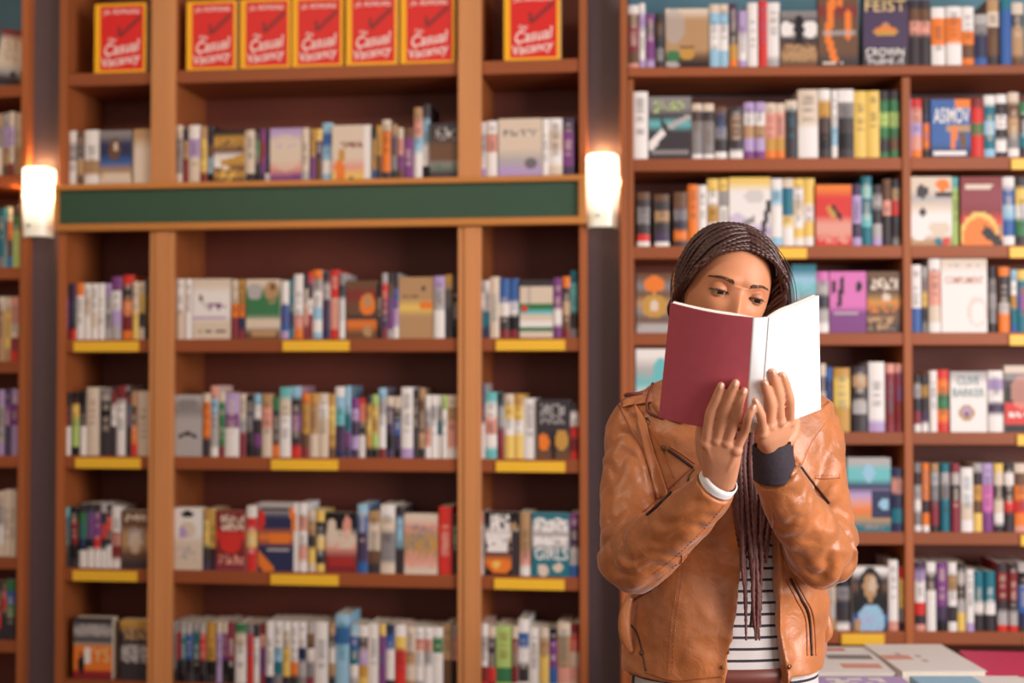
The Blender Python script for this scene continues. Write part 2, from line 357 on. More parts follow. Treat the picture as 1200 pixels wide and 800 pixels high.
# cover designs: b = bands top to bottom, s = shapes on 0..1 (y down), t = texts (string, cx, cy, w, h, ink, shear)
CV = {
'vac': dict(b='Q', desc='face-out red hardcover with yellow border and white script title', sp='q',
  s=[('r', 'q', 0, 0, 1, 1), ('r', 'Q', .1, .04, .93, .96), ('l', 'r', .46, .36, .5, .47, .035), ('l', 'r', .5, .47, .86, .22, .03)],
  t=[('J.K. ROWLING', .52, .13, .7, .09, 'ink_white', 0), ('The', .34, .53, .16, .06, 'ink_white', .35), ('Casual', .54, .64, .70, .17, 'ink_white', .3), ('Vacancy', .53, .84, .74, .18, 'ink_white', .3)]),
'night': dict(b='GNNBdw', desc='face-out paperback with deep blue scene', s=[('e', 'D', .45, .35, .2, .2), ('e', 'w', .5, .3, .07, .09), ('r', 'w', .1, .78, .95, .95)]),
'brownish': dict(b='dwww', desc='face-out tan paperback', s=[]),
'wolves': dict(b='KyyDWyDyD', desc='face-out black paperback with gold band', s=[('l', 'W', .0, .62, .4, .66, .07), ('l', 'y', .3, .62, 1, .5, .06), ('n', 'Y', .2, .7, .8, 1, .4), ('n', 'D', .1, .2, .9, .4, .4)]),
'lav': dict(b='pwwwSP', desc='face-out lavender paperback with pale glow', s=[('e', 'w', .5, .45, .42, .35, .6), ('n', 'p', .15, .3, .85, .36, .4), ('r', 'P', .75, .85, 1, 1)]),
'creamorange': dict(b='wwwwSY', desc='face-out cream paperback with orange flame', s=[('l', 'y', .25, .5, .2, .75, .08), ('l', 'O', .2, .75, .22, .95, .12), ('n', 'r', .2, .3, .75, .42, .4), ('r', 'W', .86, 0, 1, 1), ('e', 'D', .5, .95, .08, .04)]),
'darkgrey': dict(b='kkDDGk', desc='face-out charcoal paperback', s=[('n', 'g', .2, .08, .9, .3, .4), ('r', 'D', 0, .55, 1, .68), ('n', 'E', 0, .75, 1, .85, .3)]),
'landscape': dict(b='wwwgp', desc='face-out cream paperback with dim landscape', s=[('n', 'G', .1, .2, .9, .28, .5), ('e', 'k', .75, .75, .13, .1, .7), ('e', 'p', .2, .9, .3, .1)]),
'pencil': dict(b='wWWWww', desc='face-out white paperback with purple title lines', s=[('e', 'D', .2, .32, .06, .05), ('l', 'g', .22, .35, .4, .5, .02), ('n', 'P', .38, .42, .88, .5, .6), ('r', 'p', .0, .62, .9, .68), ('n', 'k', .0, .84, .9, .88, .7)]),
'floral': dict(b='wEEEwD', desc='face-out green floral paperback', s=[('e', 'g', .25, .2, .22, .14), ('e', 'd', .75, .22, .2, .2), ('e', 'D', .8, .13, .07, .06), ('n', 'E', 0, .3, 1, .6, .4), ('r', 'w', 0, .68, 1, .8), ('r', 'd', .15, .84, .9, .95)]),
'orangebk': dict(b='DrDDOD', desc='face-out brown paperback with glowing orange centre', s=[('e', 'O', .7, .42, .25, .2), ('e', 'd', .7, .35, .12, .12), ('r', 'k', 0, .58, 1, .66), ('e', 'd', .7, .88, .14, .1)]),
'tan': dict(b='dddYddd', desc='face-out tan paperback with small dark emblem', s=[('e', 'k', .72, .18, .07, .05), ('r', 'O', .6, .42, 1, .52), ('n', 'D', .1, .28, .6, .34, .4)]),
'creamgreen': dict(b='kwwwEtwWEw', desc='face-out cream and green banded paperback', soft=0, s=[('e', 'R', .12, .5, .09, .07), ('r', 'G', .25, .12, .35, .42, .4)]),
'greybk': dict(b='gGgggg', desc='face-out plain grey paperback', s=[('l', 'k', .2, .68, .5, .62, .03), ('l', 'k', .5, .62, .8, .68, .03), ('e', 'G', .5, .15, .4, .08)]),
'figs': dict(b='kkkkkD', desc='face-out dark paperback with two orange figures', s=[('n', 'g', .1, .08, .85, .42, .45), ('e', 'O', .2, .72, .17, .15), ('e', 'y', .75, .68, .2, .18), ('r', 'K', .42, .55, .55, 1)]),
'brownfig': dict(b='DDddDk', desc='face-out brown paperback with pale figures', s=[('n', 'w', .1, .08, .9, .2, .5), ('n', 'g', .25, .3, .8, .6, .5), ('e', 'w', .5, .55, .2, .2, .5)]),
'whitebk': dict(b='WWWwww', desc='face-out white paperback with dark oval', s=[('e', 'K', .5, .1, .22, .05), ('e', 'w', .5, .35, .28, .14), ('e', 'p', .35, .4, .14, .09), ('n', 'g', .1, .6, .8, .85, .3)]),
'dkred': dict(b='rrRrrm', desc='face-out dark red paperback', s=[('n', 'w', .15, .08, .95, .35, .5), ('e', 'R', .5, .55, .35, .16), ('n', 'S', .1, .75, .95, .88, .45)]),
'fire': dict(b='gNNONNN', desc='face-out navy and orange paperback', s=[('r', 'K', .05, .06, .95, .1), ('r', 'O', .3, .45, .8, .6), ('e', 'R', .05, .25, .12, .15), ('l', 'O', .0, .8, .3, 1, .1), ('r', 'W', .9, 0, 1, 1), ('l', 'O', .85, .1, .88, .35, .06), ('r', 'g', .2, .65, .8, .69)]),
'faces': dict(b='KKwSrr', desc='face-out black paperback with row of pale faces', s=[('e', 'w', .2, .3, .16, .2), ('e', 'S', .7, .25, .14, .2), ('n', 'w', .05, .3, .95, .6, .6), ('r', 'R', .1, .75, .95, .9, .4)]),
'floraltan': dict(b='wSdydSw', desc='face-out faded tan floral paperback', s=[('n', 'G', .05, .2, .9, .6, .3), ('n', 'S', .1, .6, .9, .9, .4)]),
'play': dict(b='KkWkkOK', desc='face-out black paperback with bold white title', s=[('n', 'W', .15, .05, .7, .3, .8), ('n', 'W', .08, .36, .68, .64, .85), ('n', 'd', .72, .14, .95, .66, .5), ('e', 'O', .45, .86, .32, .12), ('e', 'Y', .35, .82, .12, .06), ('r', 'k', .8, .3, 1, 1)], t=[]),
'girls': dict(b='TgggTTT', desc='face-out teal paperback with big white GIRLS title', s=[('n', 'W', .08, .08, .92, .28, .6), ('n', 'W', .05, .36, .95, .52, .8), ('e', 'w', .3, .9, .15, .1), ('e', 'w', .7, .86, .13, .07)], t=[('GIRLS', .52, .64, .88, .19, 'ink_white', 0)]),
'boys': dict(b='kgkwORr', desc='face-out red and black paperback with tan lettering', s=[('r', 'O', 0, .45, 1, .85), ('e', 'K', .2, .75, .07, .18), ('n', 'g', .1, .1, .9, .3, .5), ('r', 'W', .28, .5, .42, .75)], t=[('YS', .72, .6, .44, .22, 'ink_gold', 0)]),
'holy': dict(b='ykkkkkk', desc='face-out charcoal paperback with pale lettering', s=[('n', 'd', .1, .12, .9, .32, .6), ('n', 'g', .05, .42, .95, .7, .8)]),
'sand': dict(b='wdddddDK', desc='face-out sand paperback with small house', s=[('e', 'g', .2, .3, .25, .3, .6), ('e', 'E', .18, .8, .16, .1), ('r', 'D', .35, .62, .65, .68), ('e', 'y', .5, .77, .17, .1), ('e', 'g', .15, .94, .18, .05)]),
'horses': dict(b='GkWkDdD', desc='face-out dark paperback with white shapes', s=[('e', 'W', .15, .32, .2, .13), ('e', 'W', .8, .32, .22, .15), ('e', 'K', .5, .35, .14, .28), ('n', 'd', .1, .6, .95, .9, .6)]),
'flame': dict(b='DrDDDDk', desc='face-out brown paperback with orange flames', s=[('l', 'O', .35, .05, .25, .55, .09), ('l', 'O', .75, .25, .75, .55, .07), ('l', 'O', .25, .6, .4, .88, .08), ('e', 'O', .55, .08, .08, .08), ('r', 'g', .1, .5, .95, .54, .6), ('n', 'w', .1, .92, .9, .96, .7)]),
'feist': dict(b='KVVVVVkk', desc='face-out plum paperback with gold crown', s=[('e', 'y', .5, .5, .28, .07), ('e', 'O', .5, .46, .2, .04), ('l', 'd', .5, .38, .5, .45, .03), ('n', 'g', .08, .87, .9, .95, .6)], t=[('FEIST', .5, .13, .9, .17, 'ink_gold', 0), ('CROWN', .48, .79, .84, .11, 'ink_white', 0)]),
'sword': dict(b='GGktkkkk', desc='face-out grey paperback with silver sword', s=[('n', 'e', .1, .08, .9, .25, .25), ('l', 'W', .05, .78, .4, .52, .07), ('l', 'g', .4, .52, .95, .32, .045), ('l', 'k', .3, .4, .6, .75, .05), ('r', 'G', .05, .86, .95, .92)]),
'asimov': dict(b='BBBBBN', desc='face-out blue and orange paperback', s=[('r', 'O', .6, 0, 1, .14), ('l', 'd', .45, .5, .95, .5, .07), ('l', 'O', .6, .5, .55, .8, .07), ('e', 'D', .8, .7, .1, .15), ('r', 'W', .05, .9, .9, .97)], t=[('ASIMOV', .52, .28, .9, .26, 'ink_white', 0)]),
'wave': dict(b='YWWWWpw', desc='face-out cream paperback with grey wave', s=[('e', 'g', .6, .28, .25, .1, .5), ('l', 'k', .95, .4, .8, .8, .06), ('e', 'p', .2, .65, .25, .12, .6), ('l', 'G', .2, .75, .6, .6, .04)]),
'redbk': dict(b='ORRRSSR', desc='face-out red paperback with small gold emblem', s=[('l', 'y', .35, .4, .5, .5, .05), ('l', 'K', .5, .38, .7, .55, .04), ('n', 'S', .1, .7, .9, .95, .4)]),
'monkey': dict(b='wwgwWWWd', desc='face-out cream paperback with stacked pale shapes', s=[('e', 'O', .78, .12, .16, .09), ('e', 'k', .3, .22, .14, .1), ('r', 'k', .6, .22, 1, .28), ('e', 'k', .3, .52, .08, .06), ('e', 'W', .22, .8, .22, .12), ('e', 'w', .7, .75, .25, .1), ('e', 'T', .68, .95, .1, .05), ('e', 'R', .85, .93, .1, .06)]),
'redarc': dict(b='rmmrRdO', desc='face-out crimson paperback with orange arc', s=[('e', 'Y', .45, .85, .46, .33), ('e', 'O', .45, .92, .42, .32), ('l', 'K', .6, .8, .9, .95, .08), ('n', 'w', .1, .12, .8, .18, .7)]),
'ornate': dict(b='DGDdGDg', desc='face-out brown paperback with round ornaments', s=[('e', 'O', .5, .18, .3, .14), ('e', 'y', .5, .55, .36, .2), ('e', 'w', .5, .55, .14, .1), ('r', 'g', .1, .84, .95, .95)]),
'tealtop': dict(b='TbtGTTN', desc='face-out teal paperback', s=[('n', 'b', .1, .2, .9, .5, .3)]),
'pink': dict(b='MMMMMPPP', desc='face-out bright pink paperback with dark figures', s=[('l', 'K', .35, .15, .25, .55, .06), ('e', 'K', .8, .25, .07, .1), ('e', 'K', .1, .25, .06, .12), ('r', 'g', .1, .66, .75, .69)]),
'brownb': dict(b='DkDyDDk', desc='face-out brown paperback with pale title', s=[('n', 'w', .1, .12, .9, .28, .6), ('e', 'w', .55, .42, .12, .07), ('n', 'O', 0, .5, .95, .66, .3), ('n', 'd', 0, .75, .8, .95, .5)]),
'compl': dict(b='wWWWWWW', desc='face-out tall pale paperback with rust lettering', s=[('n', 'g', .15, .06, .9, .1, .5), ('e', 'S', .78, .72, .22, .2, .35), ('e', 'W', .8, .74, .16, .14)], t=[('COMPLIMENT', .5, .29, .84, .1, 'ink_rust', 0)]),
'topwhite': dict(b='WgtWpW', desc='face-out white paperback with turquoise patch', s=[('e', 't', .7, .3, .22, .2), ('e', 'R', .35, .7, .12, .08)]),
'barker': dict(b='gWWWWWW', desc='face-out white paperback with teal lettering and round emblem', s=[('e', 'd', .45, .68, .22, .13), ('e', 'p', .45, .68, .12, .08), ('e', 'D', .45, .7, .05, .03)], t=[('CLIVE\nBARKER', .5, .25, .86, .34, 'ink_teal', 0)]),
'greyred': dict(b='wGkKKRRRK', desc='face-out dark paperback with red band', soft=0, s=[('e', 'S', .45, .4, .3, .25, .6), ('n', 'W', .1, .70, .9, .78, .6)]),
'tealsun': dict(b='gttNpSOdT', desc='face-out turquoise paperback with orange glow', s=[('e', 'b', .5, .2, .14, .12), ('r', 'N', .55, .45, 1, .82), ('e', 'b', .85, .62, .12, .08), ('n', 'G', .1, .88, .95, .95, .4)]),
'smallblue': dict(b='NBSNTN', desc='face-out small navy paperback', s=[('e', 'S', .3, .35, .25, .14), ('e', 'b', .6, .7, .2, .2, .5), ('e', 'p', .7, .4, .12, .07)]),
'lady': dict(b='WkDKKKBk', desc='face-out dark paperback with woman in blue dress', s=[('e', 'K', .5, .4, .36, .4), ('e', 'd', .5, .30, .20, .19), ('e', 'w', .56, .28, .11, .12, .6), ('e', 'd', .5, .45, .09, .1), ('e', 'b', .52, .85, .38, .27), ('n', 'p', .25, .7, .8, 1, .3), ('r', 'd', .05, .8, .2, 1)]),
'bluespec': dict(b='GTNKBK', desc='face-out dim blue paperback', s=[]),
'lean': dict(b='rwwwwgk', desc='face-out cream paperback leaning at the far left', s=[('n', 'd', .2, .1, .8, .6, .3), ('e', 'k', .7, .85, .12, .08)]),
}
BAYS = {'L1': 'leftmost narrow bay', 'L2': 'wide middle bay', 'L3': 'narrow bay by dark pillar', 'R1': 'bay behind the woman', 'R2': 'rightmost bay', 'S': 'edge bookcase', 'RT': ''}
ORDS = 'first second third fourth fifth sixth seventh eighth ninth tenth eleventh twelfth thirteenth fourteenth fifteenth sixteenth seventeenth eighteenth nineteenth twentieth'.split()
def ordn(i):
    if i < 20: return ORDS[i]
    if i < 29: return 'twenty-' + ORDS[i - 20]
    if i == 29: return 'thirtieth'
    if i < 39: return 'thirty-' + ORDS[i - 30]
    return 'fortieth'
ROWS = [
('L1', 'A', '108 169 82 @vac'),
('L2', 'A', '216 275 82 @vac|280 338 82 @vac|341 400 82 @vac|405 465 82 @vac|469 532 82 @vac'),
('L3', 'A', '591 656 83 @vac'),
('L1', 'B', '76 88 66 WgWW|88 96 65 DkdD|97 115 66 WWdW|115 153 65 @night|155 176 66 @brownish'),
('L2', 'B', '204 212 70 wGGw|212 219 66 kdrr|219 233 70 Wpww|233 241 68 dYYr|241 249 69 kNbK|249 286 63 @wolves|286 297 63 wwwk|297 303 64 KEkK|303 309 64 PmPV|309 315 63 VVkW|315 352 64 @lav|352 361 64 wwwg|362 368 63 yyPP|368 376 63 YVDD|376 388 70 bBbWb|388 434 66 @creamorange|435 440 64 KyyB|440 447 65 yyDk|447 457 72 wOOOk|457 465 66 dDGk|465 472 62 wSPD|472 484 62 DPPP|484 494 86 dSbWW|494 503 90 kbWK|503 537 66 @darkgrey'),
('L3', 'B', '563 569 67 WgWp|570 583 68 WSWW|584 635 70 @landscape|635 643 70 WWWW|643 659 70 WwWw|659 673 70 VPPV'),
('L1', 'C', '76 80 66 kPPr|81 88 66 VVkR|88 97 67 OWWW|97 106 66 WwWW|106 114 66 WWwW|114 122 66 WWWW|122 130 66 pgGg|130 141 74 PWpg|142 155 76 RkOrO|155 162 68 wwYY|162 169 68 wYkw|169 174 72 kKKK'),
('L2', 'C', '205 215 71 WWww|215 225 71 WWWW|225 269 71 @pencil|270 279 70 wwOmm|279 287 70 yyONm|288 328 70 @floral|329 338 68 WWBBp|338 344 70 TTNT|344 355 76 WWWSO|356 361 76 kwSm|361 366 79 RkWmr|366 377 81 OgWbWb|377 386 78 kgVVN|386 397 81 RRSSR|397 404 77 GkWWW|405 441 68 @orangebk|441 447 66 KKkK|447 454 77 gRmVm|454 461 77 kDPPg|461 467 77 kBpW|467 507 72 @tan|508 521 73 pgWW|521 530 75 yDkk|530 536 72 kKkK'),
('L3', 'C', '563 568 68 gWTN|568 574 68 WgTN|574 585 72 wwww|585 596 70 BBWkr|596 608 70 BBWKr|609 648 68 @creamgreen|648 659 71 PPWP|659 668 72 OkdDr|668 677 79 TttkG'),
('L1', 'D', '74 83 74 KkWW|84 93 74 KYeeK|94 102 76 KkWW|102 116 80 wwww|117 130 78 GKkkk|130 136 76 rWkk|136 147 82 rWWW|148 154 76 kTkk|154 161 76 dDOR|161 175 76 wwww'),
('L2', 'D', '203 237 72 @greybk|238 247 74 wOOOkk|247 256 83 SbggW|256 264 76 wEEEm|264 280 74 ppPWWW|280 288 74 wwgmm|288 297 72 KNkK|297 306 74 bWkPk|307 319 74 dSww|319 328 70 EkkO|328 341 82 twWWW|341 353 83 bkPkR|354 363 75 OyyDm|363 373 75 yddww|373 385 75 wWwww|385 393 74 yYYyD|393 404 83 WbtVVN|404 411 84 bbTPV|411 420 70 PpVpV|420 429 70 RRkWW|429 436 74 kyYyK|436 443 74 eYyeK|443 452 82 bgWWr|452 461 72 wVVKV|461 470 72 wKBVK|470 484 83 WWWWp|484 490 80 Kkkk|490 498 82 dDDdk|498 505 74 WgSW|505 512 74 WgWWW|512 518 74 WgTWW|518 524 74 eWWW|524 536 74 wdSSW'),
('L3', 'D', '563 568 88 VNWW|568 582 78 tWSWt|583 591 77 kgmr|591 602 76 wYWYY|602 613 76 yYWYY|613 628 71 WWWW|629 668 70 @figs|668 678 66 kWRrR'),
('L1', 'E', '74 82 70 tTTkk|83 92 70 KrrKk|93 103 74 kEEKWW|103 111 75 kPPKWW|111 119 75 kPPRWW|119 126 75 gkRKWW|126 132 74 kRkWW|132 143 72 WWSrW|144 176 68 @brownfig'),
('L2', 'E', '203 238 72 @whitebk|239 246 71 yYYkV|246 254 71 YYYkV|254 289 70 @dkred|290 302 76 WRYRR|303 350 80 @fire|350 360 80 WSWSW|361 370 72 wdkYw|371 381 72 YkYkY|382 418 70 @faces|419 431 80 bBVVB|431 446 72 dwwDk|446 463 80 WwGGw|464 474 78 kbbkk|474 513 70 @floraltan|514 530 79 RRRRR|531 536 70 kEkk'),
('L3', 'E', '562 567 74 SWWW|568 608 74 @play|609 622 74 dddSW|623 667 74 @girls|667 679 74 PVgB'),
('L1', 'F', '89 134 72 @boys|142 177 70 @holy'),
('L2', 'F', '204 208 70 gGGK|208 214 70 gRRKK|214 220 70 gTTkK|220 227 70 gBBKk|227 236 70 gTTKk|236 243 70 gRRkK|243 254 70 yyyKk|255 261 71 wpppp|261 268 71 wPPKk|268 276 71 mmmKK|277 290 70 EwWWW|291 298 70 GRRRR|298 305 70 kWWW|305 312 70 rSPPm|313 322 74 WWWWN|322 332 74 WWbTG|332 341 74 WwYYk|341 350 74 WWWOk|350 360 74 WWNgG|360 369 74 gkWGm|369 385 74 WWWW|386 394 74 dkWdk|394 410 84 bBbbb|411 421 72 bBTWg|421 432 72 WkpyY|432 445 74 WWWW|445 453 74 YPPPP|453 463 74 NBWWk|463 476 74 WYRRR|476 487 72 wwdwd|487 497 72 WSWWg|497 507 72 WSgWW|507 519 72 WEWWW|519 530 76 ddDD|531 536 76 gSKK'),
('L3', 'F', '563 572 78 WgWrR|572 581 75 wkkRk|581 600 76 eeeEe|600 607 76 wrDrW|607 619 84 WBWkW|619 632 75 WWWW|632 643 75 wdYYw|643 653 75 KPPBb|653 668 82 wddSw|668 678 81 rRwSw'),
('RT', '0', '737 750 76 WDmmDS|750 757 78 WpWWp|758 769 66 PVPPp|770 779 66 kDkGk|781 832 71 @sand|833 844 76 wbWWbb|844 855 76 wbWWbb|856 866 77 VVkyO|867 877 68 ppWWp|878 890 78 WWWWW|891 901 80 RRRRR|901 916 78 WWWWg|917 960 67 @horses|961 1008 84 @flame|1014 1068 84 @feist|1069 1081 80 kDSkkk|1081 1094 80 kDSkkk|1095 1112 71 WOOWW|1112 1130 71 WOOWW|1131 1145 71 WWODO|1146 1161 62 gGNNB|1161 1175 80 dwDDk|1176 1189 80 TBBBB|1190 1204 76 wkddD'),
('R1', '1', '741 760 80 WWWW|761 811 74 @sword|812 824 66 wkGGGW|825 838 66 wkGGGW|839 853 62 DkGkW|856 872 62 kDDkW|873 885 67 pWdpP|886 898 67 pWdpP|898 910 66 wSSyO|910 922 66 wSSyO|922 936 69 wkkkk|937 961 82 wwWW|961 975 82 WykKk|976 983 81 WWbW|984 1003 82 WGkKk|1003 1018 80 YYYY|1018 1033 80 YYYY|1033 1044 80 kEeEkE|1045 1056 80 kEeEDE'),
('R2', '1', '1065 1070 70 pppp|1070 1083 70 RSpSO|1084 1092 70 kkOOk|1093 1140 69 @asimov|1141 1155 70 rRERR|1156 1169 74 WTbTb|1170 1183 75 WkWkWk|1184 1197 77 wDdGW|1198 1210 66 EkTk'),
('R1', '2', '747 762 64 DkGGkRW|768 785 62 DkdkVW|790 806 64 DDGkOk|807 819 73 OOOOO|819 829 72 WWWW|830 843 80 YWyww|843 855 80 YgWWG|855 904 81 @wave|905 918 80 WbWWb|918 931 80 wTTYWW|931 943 80 YWwWYW|943 956 80 YYWYW|957 999 72 @redbk|1000 1011 73 VppVp|1011 1023 82 TtTtTT|1024 1035 72 kgkgp|1036 1046 79 DDSkkk|1047 1057 79 kdRkkG'),
('R2', '2', '1067 1117 81 @monkey|1118 1126 81 teeee|1127 1176 81 @redarc|1177 1191 81 WBbBW|1192 1208 81 kYWEk'),
('R1', '3', '746 788 70 @ornate|928 957 80 @tealtop|958 972 72 MgkgW|973 1016 72 @pink|1017 1058 72 @brownb'),
('R2', '3', '1068 1081 80 WWWBB|1082 1088 78 gGYkG|1089 1103 87 WSSwW|1104 1158 87 @compl|1160 1168 78 kGgGk|1171 1184 77 OkkgOO|1185 1192 74 bWyTB|1193 1207 74 YTBTT'),
('R1', '4', '745 786 97 @topwhite|960 968 80 wNgNg|968 976 76 BNNb|977 996 75 yYYyy|999 1016 77 kdkgkk|1018 1037 82 WWWWp|1038 1048 80 Smmrrm|1049 1060 80 Smmrrm'),
('R2', '4', '1071 1079 67 kgkmW|1080 1088 67 kykVW|1089 1098 72 WWWW|1098 1112 73 ROEOR|1113 1156 71 @barker|1158 1176 72 WpWVWW|1177 1222 78 @greyred'),
('R1', '5', '984 991 78 dwgw|992 1043 86 @tealsun|1044 1061 74 NSNTN'),
('R2', '5', '1071 1079 80 GkgWGW|1080 1088 80 OOOkOW|1090 1099 80 dgGmmk|1102 1112 80 TgGTTT|1114 1124 80 mgkmmm|1125 1139 75 WWwW|1140 1150 80 gkyDYY|1151 1163 80 ppMMPP|1164 1175 80 YwkwWk|1176 1187 80 kWkRkk|1188 1204 80 wDOROS'),
('R1', '6', '968 978 66 dwgd|979 996 74 kKGkkW|997 1039 74 @lady|1040 1051 82 WWWWS|1052 1062 74 RYYGk'),
('R2', '6', '1071 1083 80 VpWWRkS|1084 1095 80 WkWWW|1096 1108 80 PPPVK|1109 1119 80 WdWkW|1120 1129 80 kgkgYY|1130 1139 72 WWWWp|1140 1151 70 TTTWkk|1153 1165 70 TTTWkk|1167 1179 80 krrkgR|1180 1190 80 krrkgR|1191 1206 80 gKBBNk'),
('S', 'b', '-8 -1 74 dGww|0 8 75 gpdD|8 14 76 wpwr|14 21 75 wwdd'),
('S', 'c', '-4 3 70 TTTG|3 8 72 tGgt|8 13 71 wOkB|13 22 74 kEeee'),
('S', 'd', '-3 4 76 wddd|4 12 76 wYYd|12 21 76 SSwmR'),
('S', 'e', '-2 6 77 pggp|6 13 78 VPVV|13 21 78 pPpp'),
('S', 'f', '-2 5 76 wgWw|5 13 78 wwww|13 21 78 wwww'),
('S', 'g', '-3 4 68 kDRk|4 9 70 DRkk|9 20 70 EBEkk'),
]
SHELFNAME = {'A': 'top', 'B': 'second', 'C': 'third', 'D': 'fourth', 'E': 'fifth', 'F': 'lowest', '1': 'top', '2': 'second', '3': 'third', '4': 'fourth', '5': 'fifth', '6': 'lowest',
             'a': 'top', 'b': 'second', 'c': 'third', 'd': 'fourth', 'e': 'fifth', 'f': 'sixth', 'g': 'lowest'}
allb = []
for bay, k, data in ROWS:
    C, Z = (RC, ZR) if bay[0] == 'R' else (LC, ZS if bay == 'S' else ZL)
    for i, tok in enumerate(data.split('|')):
        x0, x1, h, code = tok.split(); allb.append((float(x0), float(x1), float(h), code, bay, k, i, C, Z[k]))
order = sorted(range(len(allb)), key=lambda i: -allb[i][2] * (allb[i][1] - allb[i][0]))
KEEP = set(order[:291]); rest = []
GRP = {'L': 'books on the main bookcase', 'R': 'books on the right bookcase', 'S': 'books on the edge bookcase'}
vac_cache = None
for bi, (x0, x1, h, code, bay, k, i, C, z) in enumerate(allb):
    rg = random.Random(bi * 7 + 3); V0 = .014 if code[0] != '@' else .010
    ua, _ = C.at(x0, 400, V0); ub, _ = C.at(x1, 400, V0); wd = ub - ua - .0008; uc = (ua + ub) / 2
    sc_ = (C.o + C.u * uc).y / FPX; hh = h * sc_; v = V0 + rg.uniform(-.002, .006)
    where = 'standing on top of right bookcase' if bay == 'RT' else f'{SHELFNAME[k]} shelf, {BAYS[bay]}'
    if code[0] == '@':
        cv = CV[code[1:]]; thk = rg.uniform(.03, .05)
        key = ('face', code, round(wd, 2)) if code == '@vac' else None
        if key and key in tcache: cm, pm = tcache[key]
        else:
            cm, pm = face_mesh(wd, hh, thk, cv)
            if key: tcache[key] = (cm, pm)
        lab = cv['desc'] 
        if code == '@vac':
            lab = {'L1': 'red and yellow hardcover with script title, alone on top shelf of leftmost narrow bay', 'L3': 'red and yellow hardcover with script title, alone on top shelf by dark pillar'}.get(bay,
                   f'red and yellow hardcover with script title, {ordn(i)} from left in top row of wide bay')
        else:
            lab += ', ' + (('top of right bookcase') if bay == 'RT' else {'L1': 'leftmost narrow bay', 'L2': 'wide bay', 'L3': 'bay by dark pillar', 'R1': 'bay behind woman', 'R2': 'rightmost bay', 'S': 'edge bookcase'}[bay])
            ws = lab.split()
            if len(ws) > 16: lab = ' '.join(cv['desc'].split()[:10]) + ', ' + {'RT': 'on right bookcase', 'L1': 'leftmost bay', 'L2': 'wide bay', 'L3': 'bay by pillar', 'R1': 'behind woman', 'R2': 'rightmost bay', 'S': 'far left'}[bay]
        o = link('hardcover_book' if code == '@vac' else 'paperback_book', cm, None, lab, 'book', 'red hardcovers on the top shelf' if code == '@vac' else GRP[bay[0]], None, C.w(uc, v, z), C.rz)
        link('pages', pm, o)
        for (s, cx, cy, tw, th_, ink, sh) in cv.get('t', ()):
            if code == '@vac' and ('\n' not in s or True):
                pass
            tm = text_mesh(s, tw * wd, th_ * hh, ink, sh); to = link('lettering', tm, o)
            to.location = ((cx - .5) * wd, -.0009, (1 - cy) * hh)
            if code == '@vac' and 'ROW' not in s: to.rotation_euler = (0, R(-8), 0)
    else:
        dp = rg.uniform(.105, .125) if h < 76 else rg.uniform(.12, .15)
        cm, pm = spine_mesh(wd, hh, dp, code, rg)
        if bi not in KEEP:
            rest.append((cm, C.w(uc, v, z), C.rz)); rest.append((pm, C.w(uc, v, z), C.rz)); continue
        sz = 'thick' if x1 - x0 >= 14 else ('slim' if x1 - x0 < 8 else '')
        if h >= 80: sz = (sz + ' tall').strip()
        cn = []
        for ch in sorted(set(code), key=lambda c: (-code.count(c), code.index(c))):
            if NAMES[ch] not in cn: cn.append(NAMES[ch])
        col = ' and '.join(cn[:2]); head = f'{sz} {col} spine,'.strip()
        tail = f'{ordn(i)} from left on {where}' if bay != 'RT' else f'{ordn(i)} from left on top of right bookcase'
        lab = f'{head} {tail}'
        if len(lab.split()) > 16: lab = f'{cn[0]} spine, {tail}'
        o = link('paperback_book', cm, None, lab, 'book', GRP[bay[0]], None, C.w(uc, v, z), C.rz)
        link('pages', pm, o)
# the smallest spines beyond the first three hundred, joined
mm = MB(); pp = MB()
for me, loc, rz in rest:
    T = Matrix.Translation(loc) @ Matrix.Rotation(rz, 4, 'Z'); tgt = pp if me.materials[0] == M['paper'] else mm
    ca = me.color_attributes.get('Col')
    cs = [tuple(ca.data[p.loop_start].color) for p in me.polygons] if ca else [None] * len(me.polygons)
    tgt.add([T @ v.co for v in me.vertices], [tuple(p.vertices) for p in me.polygons], cs)
so = mm.obj('slim_paperbacks', M['book'], None, label='slimmest paperback spines scattered between the larger books on all the shelves', cat='books', kind='stuff')
pp.obj('pages', M['paper'], so)
# leaning book at the far left on top
u0, _ = LC.at(14, 400, .02)
cm, pm = face_mesh(.075, .15, .03, CV['lean']); o = link('paperback_book', cm, None, 'cream paperback leaning on top of the edge bookcase at far left', 'book', GRP['S'], None, LC.w(u0 - .028, .03, ZS['a'] + .005), LC.rz)
o.rotation_euler = (0, R(9), LC.rz); link('pages', pm, o); o.location.z += .008
